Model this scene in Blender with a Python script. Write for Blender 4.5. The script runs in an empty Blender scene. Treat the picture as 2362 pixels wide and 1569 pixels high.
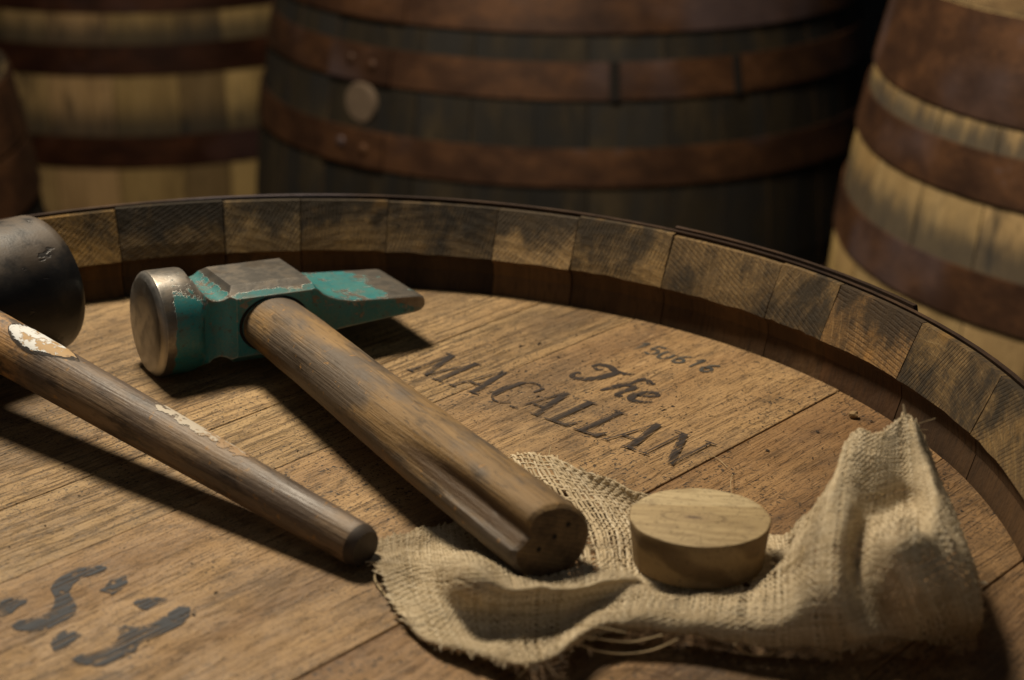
import bpy, bmesh, math, random
import numpy as np
from mathutils import Vector, Matrix, Euler, noise as mnoise

random.seed(7)
PI = math.pi
R = math.radians
scene = bpy.context.scene
COL = scene.collection

# ------------------------------------------------------------------ camera
cam_data = bpy.data.cameras.new('camera')
cam = bpy.data.objects.new('camera', cam_data)
COL.objects.link(cam)
cam.location = (0.09423, -0.57226, 0.29900)
cam.rotation_euler = (Matrix.Rotation(R(90 - 21.1527), 3, 'X') @ Matrix.Rotation(R(0.20906), 3, 'Z')).to_euler()
cam_data.sensor_width = 36.0
cam_data.lens = 62.478
cam_data.clip_start = 0.02
cam_data.clip_end = 50
cam_data.dof.use_dof = True
cam_data.dof.focus_distance = 0.715
cam_data.dof.aperture_fstop = 8.8
cam_data.dof.aperture_blades = 7
scene.camera = cam

# ------------------------------------------------------------------ world and lamp
world = bpy.data.worlds.new('World')
scene.world = world
world.use_nodes = True
bg = world.node_tree.nodes['Background']
bg.inputs['Color'].default_value = (0.80, 0.90, 1.0, 1)
bg.inputs['Strength'].default_value = 0.012

def lamp(name, loc, target, size, energy, color, spread=PI):
    ld = bpy.data.lights.new(name, 'AREA')
    ld.shape = 'DISK'
    ld.size = size
    ld.energy = energy
    ld.color = color
    ld.spread = spread
    o = bpy.data.objects.new(name, ld)
    COL.objects.link(o)
    o.location = loc
    o.rotation_euler = (Vector(target) - Vector(loc)).to_track_quat('-Z', 'Y').to_euler()
    return o
lamp('work_lamp', (-0.184, 0.520, 0.880), (0.09, 0.40, 0.0), 0.25, 16.8, (1.0, 0.86, 0.66))
lamp('overhead_softbox', (-0.10, -0.45, 1.35), (0.06, 0.10, 0.0), 0.55, 0.45, (0.80, 0.90, 1.0))
lamp('front_fill', (0.30, -1.60, 0.42), (0.08, 0.10, 0.02), 0.80, 2.0, (1.0, 0.93, 0.82))  # fill lamp added behind the camera to brighten surfaces facing it

scene.view_settings.view_transform = 'Standard'
scene.view_settings.look = 'None'
scene.view_settings.exposure = 0.0
scene.view_settings.gamma = 1.0
scene.view_settings.use_curve_mapping = False
scene.cycles.max_bounces = 6
scene.cycles.use_denoising = True

# ------------------------------------------------------------------ node helpers
class NB:
    def __init__(self, name):
        self.m = bpy.data.materials.new(name)
        self.m.use_nodes = True
        self.t = self.m.node_tree
        self.t.nodes.clear()
    def node(self, kind, ins=None, **attrs):
        n = self.t.nodes.new(kind)
        for k, v in attrs.items():
            setattr(n, k, v)
        for k, v in (ins or {}).items():
            self.put(n.inputs[k], v)
        return n
    def put(self, sock, v):
        if isinstance(v, bpy.types.NodeSocket):
            self.t.links.new(v, sock)
        else:
            if sock.type == 'RGBA' and len(v) == 3:
                v = (*v, 1)
            sock.default_value = v
    def coord(self, which='Object'):
        return self.node('ShaderNodeTexCoord').outputs[which]
    def pos(self):
        return self.node('ShaderNodeNewGeometry').outputs['Position']
    def info(self, which):
        return self.node('ShaderNodeObjectInfo').outputs[which]
    def map(self, vec, scale=(1, 1, 1), rot=(0, 0, 0), loc=(0, 0, 0)):
        return self.node('ShaderNodeMapping', {'Vector': vec, 'Scale': scale, 'Rotation': rot, 'Location': loc}).outputs[0]
    def noise(self, vec, scale=1.0, detail=2.0, rough=0.5, dist=0.0, col=False):
        n = self.node('ShaderNodeTexNoise', {'Vector': vec, 'Scale': scale, 'Detail': detail, 'Roughness': rough, 'Distortion': dist})
        return n.outputs['Color' if col else 'Fac']
    def voro(self, vec, scale=1.0, feature='F1', out='Distance', rnd=1.0):
        return self.node('ShaderNodeTexVoronoi', {'Vector': vec, 'Scale': scale, 'Randomness': rnd}, feature=feature).outputs[out]
    def wave(self, vec, scale, dist=0.0, detail=2.0, dscale=1.0, wtype='BANDS', direction='X', profile='SIN'):
        n = self.node('ShaderNodeTexWave', {'Vector': vec, 'Scale': scale, 'Distortion': dist, 'Detail': detail, 'Detail Scale': dscale}, wave_type=wtype, wave_profile=profile)
        if wtype == 'BANDS': n.bands_direction = direction
        else: n.rings_direction = direction
        return n.outputs['Fac']
    def ramp(self, fac, stops, interp='LINEAR'):
        n = self.node('ShaderNodeValToRGB', {'Fac': fac})
        cr = n.color_ramp
        cr.interpolation = interp
        while len(cr.elements) < len(stops):
            cr.elements.new(0.5)
        for e, (p, c) in zip(cr.elements, stops):
            e.position = p
            if not isinstance(c, tuple): c = (c, c, c)
            e.color = (*c[:3], 1)
        return n.outputs['Color']
    def step(self, fac, a, b, lo=0.0, hi=1.0):
        return self.node('ShaderNodeMapRange', {'Value': fac, 'From Min': a, 'From Max': b, 'To Min': lo, 'To Max': hi}, interpolation_type='SMOOTHSTEP').outputs[0]
    def mix(self, fac, a, b, blend='MIX'):
        n = self.node('ShaderNodeMix', data_type='RGBA', blend_type=blend)
        self.put(n.inputs[0], fac); self.put(n.inputs[6], a); self.put(n.inputs[7], b)
        return n.outputs[2]
    def math(self, op, a, b=0.0, clamp=False):
        n = self.node('ShaderNodeMath', operation=op, use_clamp=clamp)
        self.put(n.inputs[0], a); self.put(n.inputs[1], b)
        return n.outputs[0]
    def vmath(self, op, a, b=(0, 0, 0)):
        n = self.node('ShaderNodeVectorMath', operation=op)
        self.put(n.inputs[0], a)
        if op == 'SCALE': self.put(n.inputs['Scale'], b)
        else: self.put(n.inputs[1], b)
        return n.outputs[0]
    def sep(self, vec):
        n = self.node('ShaderNodeSeparateXYZ', {0: vec})
        return n.outputs[0], n.outputs[1], n.outputs[2]
    def comb(self, x=0.0, y=0.0, z=0.0):
        return self.node('ShaderNodeCombineXYZ', {0: x, 1: y, 2: z}).outputs[0]
    def bump(self, h, strength=0.5, distance=0.001, normal=None):
        ins = {'Height': h, 'Strength': strength, 'Distance': distance}
        if normal is not None: ins['Normal'] = normal
        return self.node('ShaderNodeBump', ins).outputs[0]
    def rnd_offset(self, vec, amount=7.0):
        r = self.info('Random')
        off = self.comb(self.math('MULTIPLY', r, amount), self.math('MULTIPLY', r, amount * 1.7), self.math('MULTIPLY', r, amount * 2.3))
        return self.vmath('ADD', vec, off)
    def out(self, color, rough=0.6, normal=None, metal=0.0, spec=0.5, alpha=None, extra=None):
        b = self.node('ShaderNodeBsdfPrincipled')
        self.put(b.inputs['Base Color'], color); self.put(b.inputs['Roughness'], rough)
        self.put(b.inputs['Metallic'], metal); self.put(b.inputs['Specular IOR Level'], spec)
        if normal is not None: self.put(b.inputs['Normal'], normal)
        if alpha is not None: self.put(b.inputs['Alpha'], alpha)
        for k, v in (extra or {}).items(): self.put(b.inputs[k], v)
        o = self.node('ShaderNodeOutputMaterial')
        self.t.links.new(b.outputs[0], o.inputs[0])
        return self.m

# ------------------------------------------------------------------ materials
def m_head_wood():
    b = NB('oak_head_planks')
    oc = b.coord()
    p = b.rnd_offset(oc, 3.0)
    warp = b.noise(b.map(p, (6, 14, 14)), 1, 2)
    y_warp = b.vmath('ADD', p, b.comb(0.0, b.math('MULTIPLY', b.math('SUBTRACT', warp, 0.5), 0.012), 0.0))
    tone = b.noise(b.map(y_warp, (4, 26, 26)), 1, 4, 0.55)
    col = b.ramp(tone, [(0.30, (0.225, 0.132, 0.058)), (0.48, (0.355, 0.228, 0.106)), (0.70, (0.47, 0.315, 0.152))])
    rings = b.noise(b.map(y_warp, (1.5, 330, 330)), 1, 2, 0.6)
    col = b.mix(b.step(rings, 0.50, 0.72, 0, 0.55), col, (0.20, 0.112, 0.045))
    fib = b.noise(b.map(y_warp, (60, 1500, 1500)), 1, 3, 0.6)
    col = b.mix(b.step(fib, 0.40, 0.75, 0, 0.35), col, (0.20, 0.12, 0.055))
    pore = b.noise(b.map(y_warp, (120, 1150, 1150)), 1, 2, 0.5)
    pmask = b.math('MULTIPLY', b.step(pore, 0.55, 0.63), b.step(rings, 0.40, 0.62, 0.25, 1.0))
    col = b.mix(b.math('MULTIPLY', pmask, 0.48), col, (0.055, 0.034, 0.02))
    ln = b.noise(b.map(y_warp, (7, 600, 600), loc=(1, 6, 2)), 1, 3, 0.6)
    lbrk = b.noise(b.map(y_warp, (90, 400, 400), loc=(1, 6, 9)), 1, 2, 0.6)
    lmask = b.math('MULTIPLY', b.math('MULTIPLY', b.step(ln, 0.53, 0.62), b.step(lbrk, 0.34, 0.52)), b.info('Alpha'))
    col = b.mix(b.math('MULTIPLY', lmask, 0.6), col, (0.06, 0.036, 0.02))
    # grime: smudges drawn out along the grain, specks and blots
    sm = b.noise(b.map(p, (22, 60, 60)), 1, 4, 0.6)
    smk = b.noise(b.map(y_warp, (48, 950, 950)), 1, 2, 0.6)
    smask = b.math('MULTIPLY', b.step(sm, 0.56, 0.74), b.step(smk, 0.42, 0.62))
    col = b.mix(b.math('MULTIPLY', smask, 0.66), col, (0.035, 0.03, 0.026))
    wash = b.noise(b.map(p, (7, 12, 12), loc=(3, 1, 5)), 1, 3, 0.6)
    col = b.mix(b.step(wash, 0.50, 0.74, 0, 0.55), col, (0.17, 0.095, 0.04))
    gr1 = b.noise(b.map(p, (9, 14, 14), loc=(8, 2, 1)), 1, 8, 0.70)
    col = b.mix(b.step(gr1, 0.46, 0.64, 0, 0.62), col, (0.105, 0.068, 0.036))
    gr2 = b.noise(b.map(p, (60, 120, 120), loc=(4, 2, 6)), 1, 8, 0.78)
    col = b.mix(b.step(gr2, 0.50, 0.66, 0, 0.6), col, (0.085, 0.055, 0.030))
    lite = b.noise(b.map(p, (90, 700, 700), loc=(2, 2, 6)), 1, 4, 0.7)
    col = b.mix(b.step(lite, 0.56, 0.72, 0, 0.45), col, (0.55, 0.39, 0.21))
    sp = b.noise(p, 620, 1.5, 0.5)
    spd = b.noise(p, 16, 2, 0.5)
    spm = b.math('MULTIPLY', b.step(sp, 0.615, 0.665), b.step(spd, 0.42, 0.58, 0.10, 1))
    col = b.mix(b.math('MULTIPLY', spm, 0.9), col, (0.022, 0.018, 0.015))
    sp2 = b.noise(p, 1150, 1.0, 0.5)
    col = b.mix(b.math('MULTIPLY', b.step(sp2, 0.60, 0.67), 0.62), col, (0.04, 0.028, 0.018))
    col = b.mix(1.0, col, b.info('Color'), 'MULTIPLY')
    h = b.math('SUBTRACT', b.math('MULTIPLY', fib, 0.35), b.math('MULTIPLY', pmask, 0.9))
    h = b.math('ADD', h, b.math('MULTIPLY', rings, 0.35))
    h = b.math('SUBTRACT', h, b.math('MULTIPLY', lmask, 0.9))
    nrm = b.bump(h, 0.8, 0.0007)
    rough = b.step(b.noise(p, 60, 3), 0.3, 0.8, 0.52, 0.75)
    return b.out(col, rough, nrm, spec=0.35)

def m_ink(name, color, cover, scale=1.0, wear=0.0):
    b = NB(name)
    p = b.pos()
    g = b.map(p, (1, 1, 1), rot=(0, 0, R(-48.19)))
    w1 = b.noise(b.map(g, (40, 900, 1)), scale, 3, 0.6)
    w2 = b.noise(g, 260, 3, 0.6)
    a = b.math('MULTIPLY', b.step(w1, 0.68 - wear, 0.50 - wear), b.step(w2, 0.74 - wear, 0.56 - wear), clamp=True)
    a = b.math('MULTIPLY', a, cover)
    c = b.mix(b.noise(b.map(g, (30, 500, 1)), 1, 2), color, tuple(min(1, x * 2.1) for x in color))
    return b.out(c, 0.65, None, spec=0.25, alpha=a)

def m_stave_end():
    b = NB('oak_stave_bevel')
    p = b.coord()
    r = b.info('Random')
    x, y, z = b.sep(p)
    q = b.comb(y, z, 0.0)
    ang = b.math('MULTIPLY', b.math('SUBTRACT', r, 0.5), 3.6)
    q = b.node('ShaderNodeVectorRotate', {'Vector': q, 'Angle': ang}, rotation_type='Z_AXIS').outputs[0]
    qx, qy, _ = b.sep(q)
    curve = b.math('MULTIPLY', b.math('MULTIPLY', qx, qx), 6.0)
    wob = b.noise(b.rnd_offset(q, 2), 90, 2)
    d = b.math('ADD', b.math('ADD', qy, curve), b.math('MULTIPLY', wob, 0.0022))
    ring = b.math('SINE', b.math('MULTIPLY', d, 2 * PI / 0.0046))
    base_n = b.noise(b.rnd_offset(p, 5), 38, 4, 0.6)
    col = b.ramp(base_n, [(0.28, (0.13, 0.090, 0.045)), (0.50, (0.225, 0.153, 0.070)), (0.72, (0.35, 0.235, 0.098))])
    col = b.mix(b.step(ring, 0.88, 0.99, 0, 0.30), col, (0.46, 0.36, 0.20))
    col = b.mix(b.step(ring, -0.6, -0.98, 0, 0.22), col, (0.12, 0.09, 0.05))
    saw = b.noise(b.map(b.rnd_offset(b.comb(qx, qy, 0.0), 3), (160, 2300, 1)), 1, 2, 0.5)
    saw2 = b.noise(b.map(b.rnd_offset(b.comb(qx, qy, 0.0), 4), (1900, 300, 1)), 1, 2, 0.5)
    hatch = b.math('ADD', b.math('MULTIPLY', saw, 0.6), b.math('MULTIPLY', saw2, 0.5))
    col = b.mix(b.step(hatch, 0.50, 0.66, 0, 0.6), col, (0.09, 0.065, 0.04))
    sl = b.math('SINE', b.math('MULTIPLY', b.math('ADD', b.math('ADD', qx, b.math('MULTIPLY', qy, 0.25)), b.math('MULTIPLY', wob, 0.0012)), 2 * PI / 0.0019))
    slm = b.math('MULTIPLY', b.step(sl, 0.1, 0.9), b.step(b.noise(b.rnd_offset(p, 6), 70, 3), 0.40, 0.58))
    col = b.mix(b.math('MULTIPLY', slm, 0.42), col, (0.075, 0.055, 0.033))
    soot = b.noise(b.rnd_offset(b.map(p, (1, 1, 0.7)), 9), 42, 8, 0.72)
    soot_m = b.step(b.math('ADD', soot, b.math('MULTIPLY', b.math('SUBTRACT', b.step(z, 0.018, 0.043), 0.35), b.math('MULTIPLY', b.math('SUBTRACT', b.math('FRACT', b.math('MULTIPLY', r, 7.13)), 0.25), 0.40))), 0.41, 0.62)
    col = b.mix(b.math('MULTIPLY', soot_m, 0.90), col, (0.026, 0.022, 0.017))
    speck = b.noise(p, 900, 2, 0.6)
    col = b.mix(b.step(speck, 0.56, 0.68, 0, 0.5), col, (0.05, 0.04, 0.028))
    edge = b.math('ABSOLUTE', y)
    ochre = b.noise(b.rnd_offset(p, 13), 45, 3, 0.5)
    col = b.mix(b.step(ochre, 0.62, 0.78, 0, 0.45), col, (0.34, 0.20, 0.055))
    col = b.mix(1.0, col, b.info('Color'), 'MULTIPLY')
    h = b.math('ADD', b.math('MULTIPLY', hatch, 0.8), b.math('MULTIPLY', ring, 0.08))
    h = b.math('SUBTRACT', b.math('ADD', h, b.math('MULTIPLY', b.noise(p, 700, 3), 0.4)), b.math('MULTIPLY', slm, 0.4))
    return b.out(col, 0.78, b.bump(h, 0.7, 0.0006), spec=0.25)

def m_stave_side(name, lo, mid, hi, soot_col, soot_lo, soot_hi):
    b = NB(name)
    p = b.rnd_offset(b.coord(), 5)
    t = b.noise(b.map(p, (30, 30, 5)), 1, 4, 0.6)
    col = b.ramp(t, [(0.28, lo), (0.5, mid), (0.74, hi)])
    f = b.noise(b.map(p, (500, 500, 18)), 1, 3, 0.6)
    col = b.mix(b.step(f, 0.45, 0.75, 0, 0.45), col, tuple(c * 0.35 for c in lo))
    s = b.noise(b.map(p, (26, 26, 9)), 1, 4, 0.65)
    col = b.mix(b.step(s, soot_lo, soot_hi, 0, 0.85), col, soot_col)
    col = b.mix(1.0, col, b.info('Color'), 'MULTIPLY')
    return b, col, f, p

def m_stave_inner():
    b, col, f, p = m_stave_side('oak_stave_inside', (0.042, 0.024, 0.012), (0.085, 0.048, 0.022), (0.145, 0.083, 0.037), (0.022, 0.016, 0.012), 0.50, 0.72)
    h = b.math('ADD', f, b.math('MULTIPLY', b.noise(p, 500, 3), 0.6))
    return b.out(col, 0.75, b.bump(h, 0.6, 0.0006), spec=0.25)

def m_stave_outer(name, lo, mid, hi, soot_lo, soot_hi, bands):
    """outer face of a stave; bands = heights (stave-local z) with black iron stain creeping out from under the hoops"""
    b, col, f, p = m_stave_side(name, lo, mid, hi, (0.016, 0.0155, 0.015), soot_lo, soot_hi)
    if bands:
        x, y, z = b.sep(b.coord())
        wob = b.math('MULTIPLY', b.math('SUBTRACT', b.noise(b.map(p, (90, 90, 9)), 1, 5, 0.7), 0.5), 0.050)
        zz = b.math('ADD', z, wob)
        m = None
        for z0, z1, soft in bands:
            up = b.step(zz, z0 - 2 * soft, z0)
            dn = b.step(zz, z1 + 2.6 * soft, z1 - 0.3 * soft)
            k = b.math('MULTIPLY', up, dn)
            m = k if m is None else b.math('MAXIMUM', m, k)
        col = b.mix(b.math('MULTIPLY', m, 0.78), col, (0.030, 0.031, 0.032))
    return b.out(col, 0.7, b.bump(f, 0.5, 0.0008), spec=0.3)

def m_hoop(name='rusted_iron_hoop', tint=(1, 1, 1)):
    b = NB(name)
    p = b.rnd_offset(b.coord(), 2)
    n = b.noise(b.map(p, (1, 1, 1.6)), 16, 8, 0.72)
    t = lambda c: tuple(x * y for x, y in zip(c, tint))
    col = b.ramp(n, [(0.28, t((0.030, 0.015, 0.010))), (0.48, t((0.060, 0.027, 0.013))), (0.62, t((0.108, 0.046, 0.017))), (0.74, t((0.095, 0.068, 0.066)))])
    gr = b.noise(p, 6, 3, 0.5)
    col = b.mix(b.step(gr, 0.55, 0.72, 0, 0.6), col, t((0.12, 0.088, 0.092)))
    fine = b.noise(p, 240, 4, 0.6)
    col = b.mix(b.step(fine, 0.45, 0.75, 0, 0.4), col, t((0.035, 0.016, 0.010)))
    return b.out(col, b.step(n, 0.3, 0.8, 0.45, 0.72), b.bump(b.math('ADD', fine, n), 0.4, 0.0008), metal=0.25, spec=0.4)

def m_hammer_steel():
    b = NB('chipped_teal_paint_on_steel')
    p = b.coord()
    x, y, z = b.sep(p)
    geo = b.node('ShaderNodeNewGeometry')
    bev = b.node('ShaderNodeBevel', {'Radius': 0.0016}, samples=4).outputs[0]
    dp = b.node('ShaderNodeVectorMath', operation='DOT_PRODUCT')
    b.put(dp.inputs[0], bev); b.put(dp.inputs[1], geo.outputs['Normal'])
    edge = b.step(dp.outputs['Value'], 0.975, 0.86)
    n1 = b.noise(p, 75, 5, 0.62)
    n2 = b.noise(p, 260, 4, 0.6)
    strk = b.noise(b.map(p, (60, 700, 60)), 1, 3, 0.6)
    scuff0 = b.noise(p, 700, 4, 0.7)
    # where tool work has rubbed the paint away: striking face, crown of the eye block, edges
    bare = b.step(x, 0.0085, 0.0022)
    top = b.math('MULTIPLY', b.math('MULTIPLY', b.step(z, 0.0146, 0.0172), b.step(x, 0.030, 0.034)), b.step(x, 0.073, 0.070))
    polltop = b.math('MULTIPLY', b.step(z, 0.013, 0.0215), b.step(x, 0.024, 0.018))
    peen = b.math('MULTIPLY', b.step(x, 0.098, 0.126, 0, 0.17), b.step(z, -0.002, 0.003, 0.45, 1.0))
    peentop = b.math('MULTIPLY', b.step(x, 0.070, 0.080, 0, 0.055), b.step(z, 0.002, 0.005))
    scoop = b.math('MULTIPLY', b.math('MULTIPLY', b.step(x, 0.017, 0.021), b.step(x, 0.037, 0.033)), b.step(z, 0.010, 0.013, 0, 0.05))
    loss = b.math('ADD', b.math('ADD', b.math('MULTIPLY', n1, 0.56), b.math('MULTIPLY', n2, 0.36)), b.math('MULTIPLY', strk, 0.08))
    loss = b.math('ADD', loss, b.math('MULTIPLY', bare, 0.55))
    loss = b.math('ADD', loss, b.math('MULTIPLY', top, 0.60))
    loss = b.math('ADD', loss, b.math('MULTIPLY', polltop, 0.22))
    loss = b.math('ADD', loss, peen)
    loss = b.math('ADD', loss, peentop)
    loss = b.math('ADD', loss, scoop)
    loss = b.math('ADD', loss, b.math('MULTIPLY', edge, 0.16))
    mask = b.step(b.math('ADD', loss, b.math('MULTIPLY', b.math('SUBTRACT', scuff0, 0.5), 0.20)), 0.572, 0.612)
    dust = b.noise(p, 40, 4, 0.6)
    paint = b.mix(b.step(dust, 0.35, 0.7), (0.006, 0.128, 0.145), (0.020, 0.190, 0.195))
    paint = b.mix(b.step(strk, 0.58, 0.74, 0, 0.55), paint, (0.03, 0.06, 0.055))
    scuff = b.noise(p, 900, 3, 0.7)
    paint = b.mix(b.step(b.math('ADD', scuff, b.math('MULTIPLY', b.noise(p, 120, 3), 0.5)), 0.64, 0.90, 0, 0.7), paint, (0.065, 0.150, 0.130))
    paint = b.mix(b.step(b.noise(b.map(p, (90, 300, 90), loc=(3, 3, 3)), 1, 4, 0.7), 0.52, 0.68, 0, 0.55), paint, (0.11, 0.10, 0.07))
    fleck = b.noise(p, 420, 4, 0.7)
    paint = b.mix(b.step(fleck, 0.60, 0.66, 0, 0.75), paint, (0.045, 0.032, 0.020))
    rust = b.noise(p, 150, 4, 0.65)
    steel = b.mix(b.step(rust, 0.40, 0.66), (0.23, 0.216, 0.196), (0.165, 0.142, 0.115))
    scr = b.noise(b.map(p, (260, 2600, 2600)), 1, 3, 0.6)
    steel = b.mix(b.step(scr, 0.52, 0.68, 0, 0.5), steel, (0.12, 0.10, 0.075))
    steel = b.mix(b.step(b.noise(p, 60, 3), 0.55, 0.7, 0, 0.3), steel, (0.18, 0.115, 0.05))
    face = b.step(x, 0.0032, 0.0012)
    steel = b.mix(face, steel, b.mix(b.step(n1, 0.5, 0.75, 0, 0.35), (0.42, 0.405, 0.38), (0.34, 0.32, 0.295)))
    rim = b.math('MULTIPLY', edge, b.step(x, 0.02, 0.006, 0.35, 1))
    steel = b.mix(rim, steel, (0.62, 0.58, 0.52))
    col = b.mix(mask, paint, steel)
    metal = b.math('MULTIPLY', mask, b.math('MAXIMUM', b.math('MAXIMUM', face, rim), b.step(rust, 0.66, 0.40, 0.62, 0.78)))
    srough = b.math('ADD', b.step(rust, 0.4, 0.66, 0.32, 0.44), b.math('MULTIPLY', face, 0.06))
    rough = b.math('ADD', b.math('MULTIPLY', b.math('SUBTRACT', 1.0, mask), 0.46), b.math('MULTIPLY', mask, srough))
    h = b.math('ADD', b.math('MULTIPLY', b.math('SUBTRACT', 1.0, mask), 0.6), b.math('MULTIPLY', n2, 0.35))
    h = b.math('MULTIPLY', h, b.math('SUBTRACT', 1.0, b.math('MULTIPLY', face, 0.93)))
    return b.out(col, rough, b.bump(h, 0.5, 0.0005), metal=metal, spec=0.5)

def m_handle(name, base, dark, pale, grime, axis, rough=0.5):
    b = NB(name)
    p = b.coord()
    sc = lambda long, across: tuple(long if i == axis else across for i in range(3))
    t = b.noise(b.map(p, sc(7, 45)), 1, 4, 0.6)
    col = b.ramp(t, [(0.30, dark), (0.50, base), (0.72, pale)])
    f = b.noise(b.map(p, sc(26, 750)), 1, 3, 0.6)
    col = b.mix(b.step(f, 0.48, 0.72, 0, 0.55), col, tuple(c * 0.4 for c in dark))
    pr = b.noise(b.map(p, sc(90, 900)), 1, 2, 0.5)
    col = b.mix(b.step(pr, 0.62, 0.70, 0, 0.6), col, (0.03, 0.02, 0.012))
    g = b.noise(b.map(p, sc(16, 40), loc=(2, 3, 4)), 1, 4, 0.6)
    col = b.mix(b.step(g, 0.42, 0.60, 0, 0.85), col, grime)
    g2 = b.noise(b.map(p, sc(30, 110), loc=(7, 1, 9)), 1, 5, 0.65)
    col = b.mix(b.step(g2, 0.54, 0.70, 0, 0.75), col, tuple(c * 0.35 for c in dark))
    sp = b.noise(p, 300, 2, 0.5)
    col = b.mix(b.step(sp, 0.66, 0.72, 0, 0.8), col, (0.28, 0.15, 0.045))
    return b, p, col, f, g

def m_hammer_handle():
    b, p, col, f, g = m_handle('worn_ash_hammer_handle', (0.205, 0.126, 0.052), (0.095, 0.060, 0.030), (0.32, 0.198, 0.080), (0.085, 0.068, 0.054), 1)
    x, y, z = b.sep(p)
    gg = b.node('ShaderNodeAttribute', attribute_name='gouge').outputs['Fac']
    gn = b.math('ADD', gg, b.math('MULTIPLY', b.math('SUBTRACT', b.noise(b.map(p, (300, 26, 300)), 1, 5, 0.7), 0.5), 0.9))
    col = b.mix(b.step(gn, 0.25, 0.62, 0, 0.9), col, b.mix(f, (0.040, 0.024, 0.013), (0.13, 0.075, 0.034)))
    h = b.math('ADD', f, b.math('MULTIPLY', b.noise(p, 500, 3), 0.4))
    return b.out(col, b.step(g, 0.4, 0.7, 0.70, 0.52), b.bump(h, 0.7, 0.0007), spec=0.36)

def m_mallet_handle():
    b, p, col, f, g = m_handle('stained_mallet_handle', (0.20, 0.135, 0.080), (0.10, 0.066, 0.040), (0.27, 0.18, 0.10), (0.095, 0.072, 0.058), 0)
    x, y, z = b.sep(p)
    n = b.noise(b.map(p, (90, 130, 130)), 1, 5, 0.7)
    # bare pale wood close to the head, blackened by rubber
    near = b.step(x, 0.085, 0.060)
    col = b.mix(b.math('MULTIPLY', near, 0.85), col, b.mix(b.step(n, 0.45, 0.62), (0.36, 0.20, 0.075), (0.07, 0.048, 0.032)))
    stain = b.noise(b.map(p, (22, 70, 70), loc=(5, 5, 1)), 1, 6, 0.7)
    col = b.mix(b.step(stain, 0.50, 0.64, 0, 0.8), col, (0.026, 0.020, 0.017))
    h = b.math('ADD', f, b.math('MULTIPLY', b.noise(p, 500, 3), 0.4))
    return b.out(col, b.step(g, 0.4, 0.7, 0.58, 0.44), b.bump(h, 0.6, 0.0006), spec=0.4)

def m_flaked_label(name, paint, under, split, frayed):
    b = NB(name)
    p = b.coord()
    n = b.noise(b.map(p, (170, 260, 260)), 1, 5, 0.68)
    x, y, z = b.sep(p)
    m = b.step(b.math('ADD', n, b.math('MULTIPLY', b.math('SUBTRACT', x, split), 7.0)), 0.50, 0.56)
    col = b.mix(m, paint, under)
    sp = b.noise(p, 420, 3, 0.6)
    col = b.mix(b.step(sp, 0.62, 0.70, 0, 0.6), col, (0.10, 0.065, 0.038))
    ed = b.node('ShaderNodeAttribute', attribute_name='inset').outputs['Fac']
    fl = b.noise(b.map(p, (120, 220, 220), loc=(3, 1, 2)), 1, 5, 0.7)
    al = b.step(b.math('ADD', ed, b.math('MULTIPLY', b.math('SUBTRACT', fl, 0.5), frayed)), 0.10, 0.16)
    return b.out(col, 0.65, b.bump(b.math('SUBTRACT', 1.0, m), 0.6, 0.0004), spec=0.3, alpha=al)

def m_rubber():
    b = NB('dusty_black_rubber')
    p = b.coord()
    n = b.noise(p, 40, 5, 0.65)
    col = b.ramp(n, [(0.35, (0.007, 0.008, 0.010)), (0.58, (0.013, 0.013, 0.014)), (0.78, (0.050, 0.036, 0.023))])
    nz = b.sep(b.node('ShaderNodeNewGeometry').outputs['Normal'])[2]
    dust = b.math('MULTIPLY', b.step(nz, 0.35, 0.95), b.step(b.noise(p, 55, 4, 0.6), 0.34, 0.58))
    col = b.mix(b.math('MULTIPLY', dust, 0.85), col, (0.075, 0.052, 0.032))
    pit = b.noise(b.map(p, (70, 160, 160)), 1, 3, 0.6)
    pm = b.step(pit, 0.66, 0.71)
    col = b.mix(pm, col, (0.012, 0.010, 0.009))
    h = b.math('SUBTRACT', b.math('MULTIPLY', b.noise(p, 900, 3), 0.25), pm)
    rough = b.math('ADD', b.step(n, 0.3, 0.75, 0.26, 0.45), b.math('MULTIPLY', dust, 0.25))
    return b.out(col, rough, b.bump(h, 0.4, 0.0006), spec=0.5)

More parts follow.
